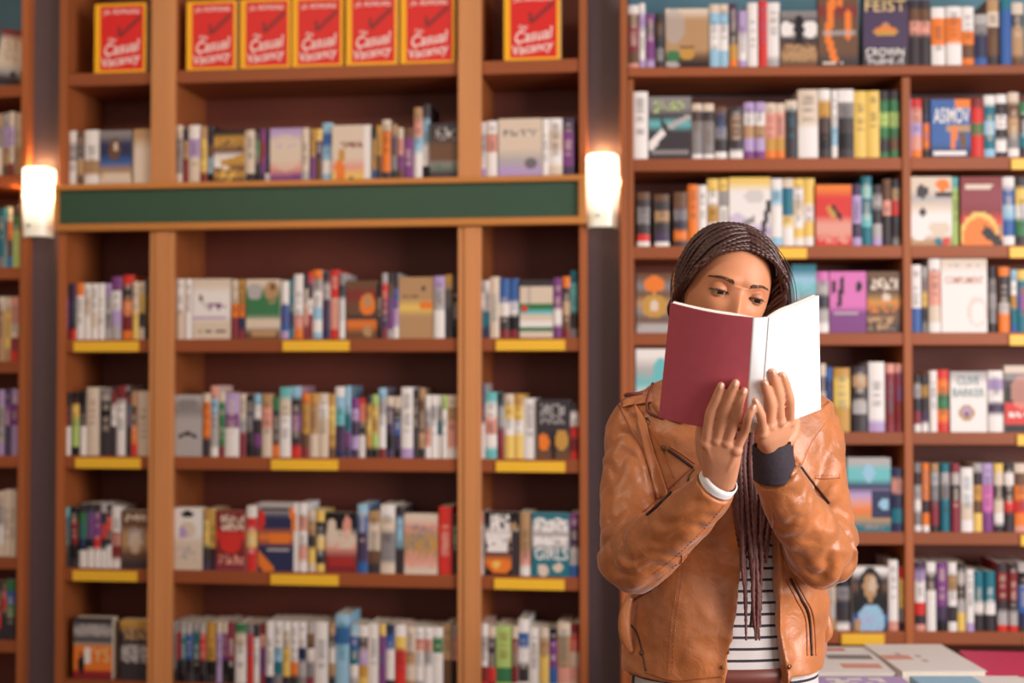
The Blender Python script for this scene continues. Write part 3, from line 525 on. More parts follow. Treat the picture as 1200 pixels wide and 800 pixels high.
# two thin books lying across the top of a row (fifth shelf, leftmost bay)
# ------------------------------------------------------------------ display table with flat books
tx0, tx1, ty0, ty1, tz = .56, 1.75, 2.62, 3.30, .755
tb = link('display_table', None, None, 'wooden display table covered with flat books, right of the woman', 'table', None, None, (tx0, ty0, 0))
part(tb, 'tabletop', M['wood'], (0, tx1 - tx0, 0, ty1 - ty0, tz - .035, tz), .004)
for a in (.05, tx1 - tx0 - .11):
    for b in (.05, ty1 - ty0 - .11): part(tb, 'leg', M['wood'], (a, a + .06, b, b + .06, 0, tz - .035), .003)
part(tb, 'apron', M['wood'], (.06, tx1 - tx0 - .06, .06, .08, tz - .12, tz - .035)); part(tb, 'apron', M['wood'], (.06, tx1 - tx0 - .06, ty1 - ty0 - .08, ty1 - ty0 - .06, tz - .12, tz - .035))
def flat_book(x, y, z, wd, dp, th, cv, ang, label, sp=None):
    m = MB(); nx, ny = 14, 12; bands = [LINP[c] for c in cv['b']]; v = []; f = []; c = []
    for j in range(ny + 1):
        for i in range(nx + 1): v.append((wd * (i / nx - .5), dp * (j / ny - .5), th))
    rg = random.Random(label)
    for j in range(ny):
        for i in range(nx):
            X, Y_ = (i + .5) / nx, 1 - (j + .5) / ny; q = bands[min(len(bands) - 1, int(Y_ * len(bands)))]
            for s in cv.get('s', ()):
                if s[0] == 'r' and s[2] <= X <= s[4] and s[3] <= Y_ <= s[5]: q = LINP[s[1]]
                if s[0] == 'e' and ((X - s[2]) / s[4]) ** 2 + ((Y_ - s[3]) / s[5]) ** 2 < 1: q = LINP[s[1]]
                if s[0] == 'n' and s[2] <= X <= s[4] and s[3] <= Y_ <= s[5] and rg.random() < .4: q = LINP[s[1]]
            a = j * (nx + 1) + i; f.append((a, a + 1, a + nx + 2, a + nx + 1)); c.append(q)
    m.add(v, f, c); sd = LINP[sp or cv['b'][0]]; t_ = .0015
    m.box(-wd / 2, wd / 2, -dp / 2, dp / 2, th - t_, th - .0001, sd); m.box(-wd / 2, wd / 2, -dp / 2, dp / 2, 0, t_, sd); m.box(-wd / 2, -wd / 2 + t_, -dp / 2, dp / 2, t_, th - t_, sd)
    o = m.obj('flat_book', M['book'], None, label=label, cat='book', group='books lying on the display table', loc=(x, y, z)); o.rotation_euler = (0, 0, ang)
    p = MB(); p.box(-wd / 2 + t_, wd / 2 - .003, -dp / 2 + .003, dp / 2 - .003, t_, th - t_); p.obj('pages', M['paper'], o); return o
FB = [
 (.70, 3.10, 0, .20, .30, .030, dict(b='WgW', s=[('e', 'k', .6, .5, .2, .12)]), .05, 'lower cream book under the white one beside the woman'),
 (.70, 3.10, .030, .195, .29, .028, dict(b='WWWW', s=[('r', 'G', .4, .35, .9, .5), ('r', 'S', .5, .7, .95, .8), ('e', 'R', .6, .12, .15, .05)]), -.04, 'white book with grey smudge and red lines, nearest the woman on table'),
 (.895, 3.09, 0, .175, .31, .032, dict(b='bWp', s=[]), .0, 'pale blue book under the large plain white one on table'),
 (.89, 3.10, .032, .175, .30, .030, dict(b='WWWW', s=[('n', 'g', .1, .3, .6, .7), ('e', 'S', .2, .5, .2, .1)]), .02, 'large plain white book in the middle of the display table'),
 (1.13, 3.08, 0, .24, .30, .028, dict(b='mmr', s=[]), -.1, 'maroon book under the crimson one at right of display table'),
 (1.115, 3.09, .028, .24, .27, .022, dict(b='CCCC', s=[('e', 'S', .75, .5, .25, .2), ('e', 'C', .75, .5, .16, .12)]), -.12, 'crimson book with pale ring on cover, right end of display table'),
 (.69, 2.79, 0, .20, .25, .060, dict(b='pWb', s=[('n', 'W', .2, .1, .8, .5)]), 0, 'lavender and white book at front of table, beside the jacket'),
 (.92, 2.79, 0, .22, .25, .060, dict(b='bBw', s=[('r', 'W', .6, 0, 1, 1)]), 0, 'pale blue and white book at front middle of display table'),
 (1.18, 2.79, 0, .24, .25, .058, dict(b='dSw', s=[]), 0, 'tan book at the front right of the display table'),
]
for x, y, z, a, b, th, cv, an, lab in FB: flat_book(x, y, tz + z, a, b, th, cv, an, lab)
# ------------------------------------------------------------------ the woman
M['skin'] = attr_material('skin', .48, sss=.12, bump_scale=350, bump=.05, spec=.4)
M['leather'] = material('tan_leather', (172, 101, 54), .40, 0, 16, .16, .55)
_nt = M['leather'].node_tree; _b = _nt.nodes['Principled BSDF']; _bp = [n for n in _nt.nodes if n.type == 'BUMP'][0]
_v = _nt.nodes.new('ShaderNodeTexVoronoi'); _v.feature = 'DISTANCE_TO_EDGE'; _v.inputs['Scale'].default_value = 260; _tc = [n for n in _nt.nodes if n.type == 'TEX_COORD'][0]; _nt.links.new(_tc.outputs['Object'], _v.inputs['Vector'])
_n2 = _nt.nodes.new('ShaderNodeTexNoise'); _n2.inputs['Scale'].default_value = 45; _n2.inputs['Detail'].default_value = 6; _n2.inputs['Distortion'].default_value = 1.2; _nt.links.new(_tc.outputs['Object'], _n2.inputs['Vector'])
_b2 = _nt.nodes.new('ShaderNodeBump'); _b2.inputs['Strength'].default_value = .35; _b2.inputs['Distance'].default_value = .004; _nt.links.new(_n2.outputs['Fac'], _b2.inputs['Height']); _nt.links.new(_bp.outputs[0], _b2.inputs['Normal'])
_b3 = _nt.nodes.new('ShaderNodeBump'); _b3.inputs['Strength'].default_value = .25; _b3.inputs['Distance'].default_value = .001; _nt.links.new(_v.outputs[0], _b3.inputs['Height']); _nt.links.new(_b2.outputs[0], _b3.inputs['Normal']); _nt.links.new(_b3.outputs[0], _b.inputs['Normal'])
_b.inputs['Sheen Weight'].default_value = .35; _b.inputs['Sheen Roughness'].default_value = .4; _b.inputs['Specular IOR Level'].default_value = .65
M['leather_dark'] = material('brown_leather', (150, 78, 36), .45, 0, 20, .15, .2)
M['lining_and_shadow'] = material('jacket_lining_and_shadow', (120, 60, 50), .8)  # also colours the shadow line drawn under the collar
M['hair'] = material('braided_hair', (66, 38, 34), .38, 0, 120, .3, .3)
M['braid_tip'] = material('reddish_braids', (98, 56, 54), .5, 0, 120, .3, .3)
M['brow'] = material('brow_hair', (84, 52, 40), .7)
M['black_cloth'] = material('black_knit', (44, 34, 44), .85, 0, 200, .2, .3)
M['white_cloth'] = material('white_cotton', (222, 220, 222), .85, 0, 150, .05, .1)
M['denim'] = material('dark_denim', (52, 56, 74), .9, 0, 180, .2, .2)
M['zip'] = material('dark_zip', (70, 45, 40), .4, .6)
M['brass'] = material('aged_brass', (120, 92, 66), .35, .9)
M['nail'] = material('finger_nail', (236, 190, 170), .22)
M['maroon'] = material('maroon_cover', (186, 84, 98), .5, 0, 60, .04)
M['white_cover'] = material('white_cover', (236, 236, 238), .45)
M['page'] = material('white_pages', (240, 236, 232), .8)
def remesh(me, vox, smooth_it=4, name='tmp'):
    o = bpy.data.objects.new(name, me); COL.objects.link(o)
    r = o.modifiers.new('r', 'REMESH'); r.mode = 'VOXEL'; r.voxel_size = vox; r.adaptivity = 0
    if smooth_it: s = o.modifiers.new('s', 'SMOOTH'); s.factor = .5; s.iterations = smooth_it
    dg = bpy.context.evaluated_depsgraph_get(); out = bpy.data.meshes.new_from_object(o.evaluated_get(dg)); bpy.data.objects.remove(o)
    return out
def bvh_of(*mes):
    v = []; f = []
    for me in mes:
        o = len(v); v += [x.co.copy() for x in me.vertices]; f += [tuple(i + o for i in p.vertices) for p in me.polygons]
    return BVHTree.FromPolygons(v, f)
def coarse(me):
    n = len(me.vertices); a = np.empty(n * 3); me.vertices.foreach_get('co', a); return a.reshape(-1, 3)
# ------------------------------------------------------------------ the book she holds
SPT, SPB = P(890, 372, 1.99), P(880, 506, 2.085)   # spine top and bottom (top leans towards the camera)
vax = (SPT - SPB); HB = vax.length; vax.normalize(); uax = Vector((1, 0, 0)); uax = (uax - vax * uax.dot(vax)).normalized(); nax = uax.cross(vax)
if nax.y > 0: nax = -nax
def BK(u, v_, n): return SPB + uax * u + vax * v_ + nax * n
def profile(side, t, vv):
    """cover cross-section: t 0 at the spine .. 1 at the fore edge; splayed more at the bottom"""
    k = 1 - vv / HB
    if side < 0:
        Wd = .122; al = R(24); x = -.0085 - Wd * t * math.cos(al) * (1 + .10 * k); n = -Wd * t * math.sin(al) * (1 - .1 * k) - .007 * math.sin(math.pi * t) * -1
    else:
        Wd = .115; al = R(45 - 4 * k); x = .0140 + Wd * math.cos(al) * t ** .95 * (1 + .15 * k); n = -Wd * t ** .8 * math.sin(al) * .80 + .004 * math.sin(math.pi * t)
    return x, n
bookroot = link("open_book", None, None, "open book with maroon and white cover held up in both hands by the woman", "book", None, None, tuple(SPB))
def cover_sheet(side, mat, th=.0012, name='cover', back=0, depth=None, tmax=1, vs=(0, 1), label=None):
    m = MB(); n, k = 26, 14; A = []; B = []
    dth = depth or th
    for j in range(k + 1):
        vv = HB * (vs[0] + (vs[1] - vs[0]) * j / k)
        for i in range(n + 1):
            t = i / n * tmax; x, nn = profile(side, t, vv)
            x2, n2 = profile(side, min(1, t + .02), vv); x1, n1 = profile(side, max(0, t - .02), vv); tx, tn = x2 - x1, n2 - n1; L = math.hypot(tx, tn); ox, on = -tn / L, tx / L
            if on > 0: ox, on = -ox, -on      # offset to the reader's side
            d1 = dth * (1 if not depth else min(1, (.35 + 2.2 * t)) * (1 - .25 * t))
            A.append(BK(x + ox * back, vv, nn + on * back) - SPB); B.append(BK(x + ox * (back + d1), vv, nn + on * (back + d1)) - SPB)
    W2 = n + 1; nn_ = len(A); f = []
    for j in range(k):
        for i in range(n): a = j * W2 + i; f.append((a, a + 1, a + W2 + 1, a + W2)); f.append((nn_ + a, nn_ + a + W2, nn_ + a + W2 + 1, nn_ + a + 1))
    for i in range(n): f.append((i, nn_ + i, nn_ + i + 1, i + 1)); b = k * W2 + i; f.append((b, b + 1, nn_ + b + 1, nn_ + b))
    for j in range(k): a = j * W2; f.append((a, a + W2, nn_ + a + W2, nn_ + a)); b = a + n; f.append((b, nn_ + b, nn_ + b + W2, b + W2))
    m.add(A + B, f); return m.obj(name, M[mat], bookroot, smooth=False, label=label)
cover_sheet(-1, 'maroon', label='maroon cover'); cover_sheet(1, 'white_cover', label='white cover')
cover_sheet(-1, 'page', name='pages', back=.0013, depth=.010, tmax=.985, vs=(.005, .995)); cover_sheet(1, 'page', name='pages', back=.0013, depth=.009, tmax=.985, vs=(.005, .995))
m = MB(); v = []; f = []
for j in (0, 1):
    for i in range(9):
        s = i / 8; v.append(BK(-.0090 + s * .0232, HB * j, .0012 * (1 - (2 * s - 1) ** 2) - .0015 * s) - SPB)
for i in range(8): f.append((i, i + 1, i + 10, i + 9))
m.add(v, f); o = m.obj('spine', M['white_cover'], bookroot, smooth=True); s_ = o.modifiers.new('s', 'SOLIDIFY'); s_.thickness = .0012

BOOKV = []
for side in (-1, 1):
    W3 = 21; base = []
    for j in range(15):
        for i in range(W3): x, nn = profile(side, i / 20, HB * j / 14); base.append(BK(x, HB * j / 14, nn))
    BOOKV.append(base)
BF = [(j * 21 + i, j * 21 + i + 1, j * 21 + i + 22, j * 21 + i + 21) for j in range(14) for i in range(20)]
BB = BVHTree.FromPolygons(BOOKV[0] + BOOKV[1], BF + [tuple(q + 315 for q in f) for f in BF])
def on_book(px, py, Y, r):
    """push a hand point in front of the cover it touches"""
    h = BB.ray_cast(Vector((0, 0, CAMZ)), ray(px, py).normalized())[0]
    return P(px, py, h.y - r - .0015) if h is not None else P(px, py, Y)
# ---- head ------------------------------------------------------------
EYEZ = 0.0; EX = .0315
HR = Matrix.Rotation(R(7), 3, 'Z') @ Matrix.Rotation(R(10), 3, 'X') @ Matrix.Rotation(R(12.5), 3, 'Y')
EYEMID = P(866, 345, 2.275)
HO = EYEMID - HR @ Vector((0, -.088, 0))
def H(p): return HO + HR @ Vector(p)
def gs(x, z, cx, cz, sx, sz): return math.exp(-((x - cx) / sx) ** 2 - ((z - cz) / sz) ** 2)
def lid_upper(x):  # x relative to eye centre, -1..1 -> z of the upper edge
    return .0026 * (1 - x * x) - .0018
def lid_lower(x): return -.0052 * (1 - x * x) - .0018
def face_y(x, z):
    """front surface depth (negative y) of the face at x, z"""
    ax = .072 if z > -.01 else .072 - .026 * min(1, (-.01 - z) / .09) ** 1.4
    if abs(x) >= ax: return None
    return None
def head_vert(d):
    x, y, z = d
    rz = .099 if z > 0 else .112; ry = .094 if y < 0 else .098; rx = .0695
    e = 2.25
    k = (abs(x) ** e + abs(y) ** e + abs(z) ** e) ** (-1 / e)
    p = Vector((x * k * rx, y * k * ry, z * k * rz))
    if p.z < -.01:
        t = min(1, (-.01 - p.z) / .10); p.x *= 1 - .36 * t ** 1.5
        if p.y > 0: p.y *= 1 - .45 * t
    if y < 0:
        fr = min(1, -y * 2.2); X, Z = p.x, p.z; a = abs(X); dy = 0
        dy += .004 * gs(a, Z, .030, .020, .020, .009)               # brow ridge
        dy -= .0085 * gs(a, Z, .030, .000, .0165, .0125)            # sockets
        dy -= .004 * gs(X, Z, 0, .006, .010, .012)                  # nasion
        if -.062 < Z < .012:
            t = (.012 - Z) / .058; t = max(0, min(1, t))
            wdt = .0075 + .004 * t; dy += (.004 + .020 * t ** 1.3) * math.exp(-(X / wdt) ** 2) * (1 if Z > -.046 else max(0, 1 - (-.046 - Z) / .010))
            dy += .008 * gs(a, Z, .013, -.043, .006, .007)
        dy += .0045 * gs(a, Z, .040, -.030, .018, .018)
        dy += .008 * gs(X, Z, 0, -.070, .022, .007); dy += .007 * gs(X, Z, 0, -.080, .018, .006); dy += .008 * gs(X, Z, 0, -.103, .018, .014)
        p.y -= dy * fr
        # eyelids wrap the eyeballs
        for s in (-1, 1):
            ex, ey, ez, er = s * EX, -.0775, 0, .0135
            q = er * er - (X - ex) ** 2 - (Z - ez) ** 2
            u = (X - ex) / .0145
            if q > 0:
                ls = ey - math.sqrt(q)
                crease = .0012 * math.exp(-((Z - .0078 - .002 * (1 - u * u)) / .0014) ** 2)
                if abs(u) < 1 and lid_lower(u) < Z < lid_upper(u): p.y = max(p.y, ey - .005)
                else: p.y = min(p.y, ls + crease)
    return p
hv = []; hf = []
NT, NP_ = 250, 300
def warp(t):   # denser sampling around the eyes
    return t
for j in range(NT + 1):
    el = math.pi * j / NT; 
    for i in range(NP_):
        # concentrate azimuth samples to the front
        s = (i / NP_) * 2 - 1; ph = math.pi * (.38 * s + .62 * s ** 3)  # 0 = front
        hv.append(head_vert(Vector((math.sin(el) * math.sin(ph), -math.sin(el) * math.cos(ph), math.cos(el)))))
for j in range(NT):
    for i in range(NP_):
        a, b = j * NP_ + i, j * NP_ + (i + 1) % NP_; hf.append((a, a + NP_, b + NP_, b))
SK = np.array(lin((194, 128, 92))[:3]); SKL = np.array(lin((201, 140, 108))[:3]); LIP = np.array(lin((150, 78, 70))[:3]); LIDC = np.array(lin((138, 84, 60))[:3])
hc = []
for p in hv:
    c = SK.copy(); X, Y, Z = p
    if Y < -.03:
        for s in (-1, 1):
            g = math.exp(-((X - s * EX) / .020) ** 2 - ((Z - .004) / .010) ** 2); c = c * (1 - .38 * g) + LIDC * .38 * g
            u = (X - s * EX) / .0150
            if abs(u) < 1.05:
                dl = min(abs(Z - lid_upper(u)), abs(Z - lid_lower(u)) * 1.6) if lid_lower(u) - .003 < Z < lid_upper(u) + .003 else 1
                if dl < .0014: c = c * .45
        g = math.exp(-(X / .024) ** 2 - ((Z + .075) / .010) ** 2); c = c * (1 - g) + LIP * g
    hc.append(tuple(c) + (1,))
head = MB(); head.add([H(p) for p in hv], hf, [hc[f[0]] for f in hf])
# ---- limbs and trunk skin (kept slim under the clothes) ----------------
YT = 2.42
def Pm(px, py, Y): return P(px, py, Y)
SR = [P(775, 486, 2.43), P(750, 500, 2.42), P(740, 560, 2.38), P(738, 615, 2.33), P(744, 652, 2.285), P(775, 630, 2.235), P(808, 601, 2.185), P(840, 567, 2.145)]
SL = [P(938, 488, 2.43), P(952, 510, 2.42), P(961, 570, 2.38), P(966, 615, 2.33), P(964, 650, 2.285), P(946, 620, 2.235), P(924, 585, 2.185), P(907, 552, 2.15)]
body = MB()
def addtube(mb, pts, rads, n=40, seg=16, mod=None, flat=None, extra=None):
    p, r = spline(pts, rads, n); mb.add(*tube(p, r, seg, mod, flat))
addtube(body, SR[:-1] + [P(843, 566, 2.145)], [.03, .034, .034, .033, .031, .033, .029, .024], 50, 16)
addtube(body, SL[:-1] + [P(904, 530, 2.15)], [.03, .034, .034, .033, .031, .033, .029, .0245], 50, 16)
chest = P(862, 520, 2.43); pel = P(848, 815, 2.44)
for a, b, c in ((chest, (.125, .075, .11), None), ((chest + pel) / 2, (.10, .07, .17), None), (pel, (.12, .08, .10), None)): body.add(*ellipsoid(a, b))
body.add(*tube([P(775, 482, 2.43), P(862, 462, 2.44), P(940, 484, 2.43)], [.03, .045, .03], 16))
NECKB = P(862, 470, 2.44)
body.add(*tube([NECKB, (NECKB + H((0, .02, -.06))) / 2, H((0, .015, -.05))], [.052, .050, .050], 20))
HIPY = 2.44; footx = (-.085, .085); legs = []
for s in footx:
    hip = pel + Vector((s, 0, -.04)); knee = Vector((pel.x + s * 1.15, HIPY - .01, .50)); ank = Vector((pel.x + s * 1.25, HIPY + .03, .09)); legs.append((hip, knee, ank))
    body.add(*tube([hip, (hip + knee) / 2, knee, (knee + ank) / 2, ank], [.075, .062, .048, .044, .032], 16))
    body.add(*ellipsoid(ank + Vector((0, -.06, -.055)), (.038, .11, .028)))
# ---- hands -------------------------------------------------------------
def finger(mb, pts, r0, r1):
    p, r = spline(pts, [r0, r0 * 1.0, (r0 + r1) / 2 * 1.02, r1], 22)
    r = [x * (1 + .07 * math.exp(-((i / 21 - .36) / .07) ** 2) + .05 * math.exp(-((i / 21 - .70) / .06) ** 2)) for i, x in enumerate(r)]
    mb.add(*tube(p, r, 14)); mb.add(*ellipsoid(p[-1], (r[-1],) * 3, None, 12, 8))
def arc(pm, pp, pd, pt, Ys): return [P(*a, Y) for a, Y in zip((pm, pp, pd, pt), Ys)]
FR = {  # right hand (left in the image): mcp, pip, dip, tip
 'index': (((828, 519), (832, 487), (840, 466), (845, 452)), (2.098, 2.062, 2.058, 2.056)),
 'middle': (((840, 515), (849, 483), (856, 462), (862, 449)), (2.092, 2.055, 2.050, 2.047)),
 'ring': (((852, 518), (862.5, 489), (867, 469), (872, 458)), (2.090, 2.052, 2.043, 2.039)),
 'pinky': (((863, 527), (873, 504), (877, 488), (883, 477)), (2.092, 2.055, 2.040, 2.034))}
FL = {
 'index': (((925, 494), (925, 470), (921, 452), (917, 440)), (2.118, 2.068, 2.062, 2.060)),
 'middle': (((914, 493), (912, 464), (908, 447), (905, 436)), (2.108, 2.052, 2.046, 2.046)),
 'ring': (((902, 498), (903, 474), (899, 459), (896, 449)), (2.100, 2.042, 2.036, 2.036)),
 'pinky': (((891, 506), (892, 488), (888, 477), (885, 470)), (2.100, 2.046, 2.036, 2.034))}
RAD = {'index': (.0078, .0062), 'middle': (.0080, .0064), 'ring': (.0077, .0061), 'pinky': (.0069, .0055)}
nails = []
for D, wr in ((FR, P(843, 566, 2.140)), (FL, P(904, 527, 2.150))):
    ms = []
    for k, (pix, Ys) in D.items():
        rr_ = RAD[k]; pts = [on_book(a[0], a[1], Y, rr_[0] if q_ < 2 else rr_[1]) for q_, (a, Y) in enumerate(zip(pix, Ys))]
        if pts[0].y > pts[1].y + .035: pts[0].y = pts[1].y + .035
        finger(body, pts, *rr_); ms.append(pts[0])
        tip = pts[-1]; d = (pts[-1] - pts[-2]).normalized(); nails.append((tip - d * .001 + Vector((0, -RAD[k][1] * .80, 0)), d, RAD[k][1]))
        body.add(*ellipsoid(pts[0], (.0098, .0098, .0098), None, 14, 10))
        body.add(*tube(spline([wr + Vector((0, -.006, 0)), (wr + pts[0]) / 2 + Vector((0, -.0085, 0)), pts[0] + Vector((0, -.0015, 0))], [.016, .0125, .0108], 10)[0], .0062, 10))
    mid = sum(ms, Vector()) / 4; sd = (ms[3] - ms[0]); ax_ = (mid - wr); fw = sd.cross(ax_).normalized(); sdn = sd.normalized(); kk = 26; PV = []; PF = []; hw_ = sd.length / 2 + .0085
    for q_ in range(13):
        t = q_ / 12; cen = wr + ax_ * (t * 1.04) + Vector((0, .003, 0)); wv = np.interp(t, [0, .25, .6, .85, 1], [.0235, .027, hw_ * .97, hw_, hw_ * .96]); tv = np.interp(t, [0, .3, .7, 1], [.0175, .0165, .0145, .0095])
        for k_ in range(kk):
            a_ = 2 * math.pi * k_ / kk; cc_, ss_ = math.cos(a_), math.sin(a_); g_ = (abs(cc_) ** 2.6 + abs(ss_) ** 2.6) ** (-1 / 2.6); PV.append(cen + sdn * cc_ * g_ * wv + fw * ss_ * g_ * tv)
    for q_ in range(12):
        for k_ in range(kk): a_ = q_ * kk + k_; b_ = q_ * kk + (k_ + 1) % kk; PF.append((a_, b_, b_ + kk, a_ + kk))
    PF += [tuple(range(kk))[::-1], tuple(range(12 * kk, 13 * kk))]; body.add(PV, PF)
for pts in ([P(838, 556, 2.145), P(826, 532, 2.135), P(822, 508, 2.135), P(826, 488, 2.125)], [P(910, 522, 2.155), P(926, 510, 2.165), P(930, 490, 2.175), P(926, 472, 2.17)]):
    p, r = spline(pts, [.015, .0125, .0098, .0082], 20); body.add(*tube(p, r, 12)); body.add(*ellipsoid(p[-1], (r[-1],) * 3, None, 12, 8))
bm_ = remesh(body.mesh('b'), .0019, 2)
bv = [tuple(v.co) for v in bm_.vertices]; bf = [tuple(p.vertices) for p in bm_.polygons]
skin = MB(); skin.v = bv; skin.f = bf; skc = tuple(SKL) + (1,); skin.c = [skc] * len(bf)
skin.add(head.v, head.f, head.c)
woman = skin.obj('person', M['skin'], None, smooth=True, label='young woman in tan leather jacket reading an open maroon book held before her face', cat='person')
def child(mb, name, mat, smooth=True, parent=None, **kw): return mb.obj(name, mat, parent or woman, smooth=smooth, **kw)
nm = MB()
for c, d, r in nails:
    q = d.to_track_quat('Z', 'Y').to_matrix()
    m_ = MB(); m_.add(*ellipsoid(c, (r * .62, r * .40, r * .95), q, 10, 6)); child(m_, 'nail', M['nail'])
# ---- eyes, lashes, brows, ears ----------------------------------------
for s in (-1, 1):
    m_ = MB(); c0 = Vector((s * EX, -.0775, 0)); g = Vector((.10, -.93, -.36)).normalized()
    v, f = ellipsoid((0, 0, 0), (.0121,) * 3, None, 48, 32); cc = []
    for q in f:
        d = sum((v[i] for i in q), Vector()) / 4; d.normalize(); a = math.degrees(math.acos(max(-1, min(1, d.dot(g)))))
        cc.append(lin((12, 8, 8)) if a < 12 else (lin((52, 28, 18)) if a < 29 else lin((150, 128, 116))))
    m_.add([H(c0 + p) for p in v], f, cc)
    if s == -1: M['eye'] = attr_material('eyeball', .12)
    child(m_, 'eyeball', M['eye'])
    m_ = MB()
    p = []; 
    for i in range(15):
        u = i / 14 * 2 - 1; z = lid_upper(u) - .0002; x = s * EX + u * .0147; q = .0136 ** 2 - (u * .0147) ** 2 - z * z; p.append(H((x, -.0775 - math.sqrt(max(1e-6, q)) - .0002, z)))
    m_.add(*tube(p, [.0004 + .0006 * math.sin(math.pi * i / 14) for i in range(15)], 6))
    for i in range(1, 14, 1):
        out = (i / 14 * 2 - 1) * s; b0 = p[i]; m_.add(*tube([b0, b0 + HR @ Vector((s * .002 * out, -.003, -.0012)), b0 + HR @ Vector((s * .004 * out, -.0055, -.0010))], [.0003, .00025, .0001], 4))
    child(m_, 'eyelashes', M['brow'])
    m_ = MB(); rg = random.Random(2); hb = BVHTree.FromPolygons(hv, hf)
    for i in range(120):
        t = rg.random(); x = s * (.013 + .036 * t); z = .0165 + .0042 * math.sin(min(1, t * 1.25) * math.pi * .55) - .003 * max(0, t - .6) * 2.2 + rg.uniform(-1, 1) * .0032 * (1 - .65 * t)
        h = hb.ray_cast(Vector((x, -.3, z)), Vector((0, 1, 0)))[0]
        if h is None: continue
        a = Vector((s * .0042, 0, .0022 - .004 * t)); 
        b = hb.ray_cast(Vector((x, -.3, z)) + a, Vector((0, 1, 0)))[0]
        if b is None: continue
        m_.add(*tube([H(h + Vector((0, -.0002, 0))), H((h + b) / 2 + Vector((0, -.0011, 0))), H(b + Vector((0, -.0006, 0)))], [.00034, .0003, .0001], 4))
    child(m_, 'eyebrow', M['brow'])
    m_ = MB(); ep = [Vector((s * .069, .006, .004)), Vector((s * .074, .010, .016)), Vector((s * .079, .018, .013)), Vector((s * .080, .018, -.006)), Vector((s * .075, .010, -.026)), Vector((s * .069, .004, -.030))]
    pp_, rr = spline(ep, [.004, .0045, .0045, .0045, .006, .005], 24); m_.add(*tube([H(q) for q in pp_], rr, 10)); m_.add(*ellipsoid(H((s * .0715, .011, -.008)), (.006, .012, .019), HR, 16, 10))
    m_.c = [tuple(SK) + (1,)] * len(m_.f); m_.mesh; child(m_, 'ear', M['skin'])
m_ = MB(); hoop = [P(794, 352, 2.31) + Vector((.030 * .42 * math.cos(a) + 0.0, .02 * math.cos(a), .030 * math.sin(a))) for a in [2 * math.pi * k / 40 for k in range(41)]]
m_.add(*tube(hoop, .0009, 8)); child(m_, 'hoop_earring', M['zip'], label='thin dark hoop earring')
# ---- hair: scalp cap and braids -----------------------------------------
def dirv(az, el):   # az from the front towards image right, el up
    return Vector((math.cos(el) * math.sin(az), -math.cos(el) * math.cos(az), math.sin(el)))
def scalp(d, off):
    p = head_vert(d.normalized()); n = d.normalized(); return p + n * off
def hairline(az):   # elevation of the hairline by azimuth
    a = abs(math.degrees(az)); 
    xs = [0, 20, 35, 48, 58, 66, 75, 90, 180]; ys = [41, 40, 36, 30, 20, 6, -8, -25, -35]
    return R(float(np.interp(a, xs, ys)))
cap = MB(); v = []; f = []; NA, NE = 96, 30
for i in range(NA):
    az = -math.pi + 2 * math.pi * i / NA; e0 = hairline(az)
    for j in range(NE + 1):
        el = e0 + (math.pi / 2 - e0) * j / NE; off = .0065 * min(1, j / 3); v.append(H(scalp(dirv(az, el), off - .001)))
for i in range(NA):
    for j in range(NE):
        a, b = i * (NE + 1) + j, ((i + 1) % NA) * (NE + 1) + j; f.append((a, b, b + 1, a + 1))
cap.add(v, f); child(cap, 'scalp_hair', M['hair'])
def braid(mb, pts, rads, n, pitch=.010, seg=8):
    p, r = spline(pts, rads, n); L = [0]
    for a, b in zip(p, p[1:]): L.append(L[-1] + (b - a).length)
    mb.add(*tube(p, r, seg, lambda i, a: 1 + .20 * math.sin(2 * math.pi * L[i] / pitch + 2 * a) + .08 * math.cos(2 * math.pi * L[i] / pitch)))
rg = random.Random(11)
NB = 22
for s in (-1, 1):
    for k in range(NB):
        t = k / (NB - 1)
        el0 = R(43 + 62 * t); top = dirv(R(-2) * s, el0) if el0 < math.pi / 2 else dirv(math.pi + R(-2) * s, math.pi - el0)
        az1 = R(51 + 66 * t + rg.uniform(-1.5, 1.5)) * s; el1 = hairline(az1) + R(3) if t < .25 else R(-2 - 12 * t)
        el1 = R(np.interp(t, [0, .25, .6, 1], [22, 0, -14, -22])); sd = dirv(az1, el1)
        pts = []; rad = []
        for q in range(9):
            u = q / 8; d = top.slerp(sd, u); az = math.atan2(d.x, -d.y); lift = .006 + (.004 if s < 0 else .017) * u ** 1.3 + .0028 * (k % 2) + rg.uniform(-.0012, .0012)
            pts.append(H(scalp(d, lift))); rad.append(.0031 + .0007 * u)
        # fall behind the ear towards the nape
        e = scalp(sd, .009 if s < 0 else .020); pts.append(H(e + Vector((-s * .001, .022 + .01 * (1 - t), -.020)))); rad.append(.0038)
        pts.append(H(Vector((s * ((.050 if s < 0 else .066) + .006 * (1 - t)), .060 + .02 * t, -.065 - .01 * t)))); rad.append(.0038)
        pts.append(H(Vector((s * .040, .080, -.110)))); rad.append(.0035)
        m_ = MB(); braid(m_, pts, rad, 90, .0085); child(m_, 'braid', M['hair'])
for q_ in range(5):
    x1 = 921 + q_ * 3.2; m_ = MB(); p, r = spline([P(893 + q_ * 2.5, 285 - q_, 2.33), P(908 + q_ * 3.0, 303, 2.33), P(917 + q_ * 3.2, 325, 2.33), P(x1, 350, 2.335), P(x1 - 2, 385, 2.35)], [.0007, .0007, .0007, .0006, .0004], 30)
    m_.add(*tube(p, r, 6)); child(m_, 'loose_strand', M['hair'])
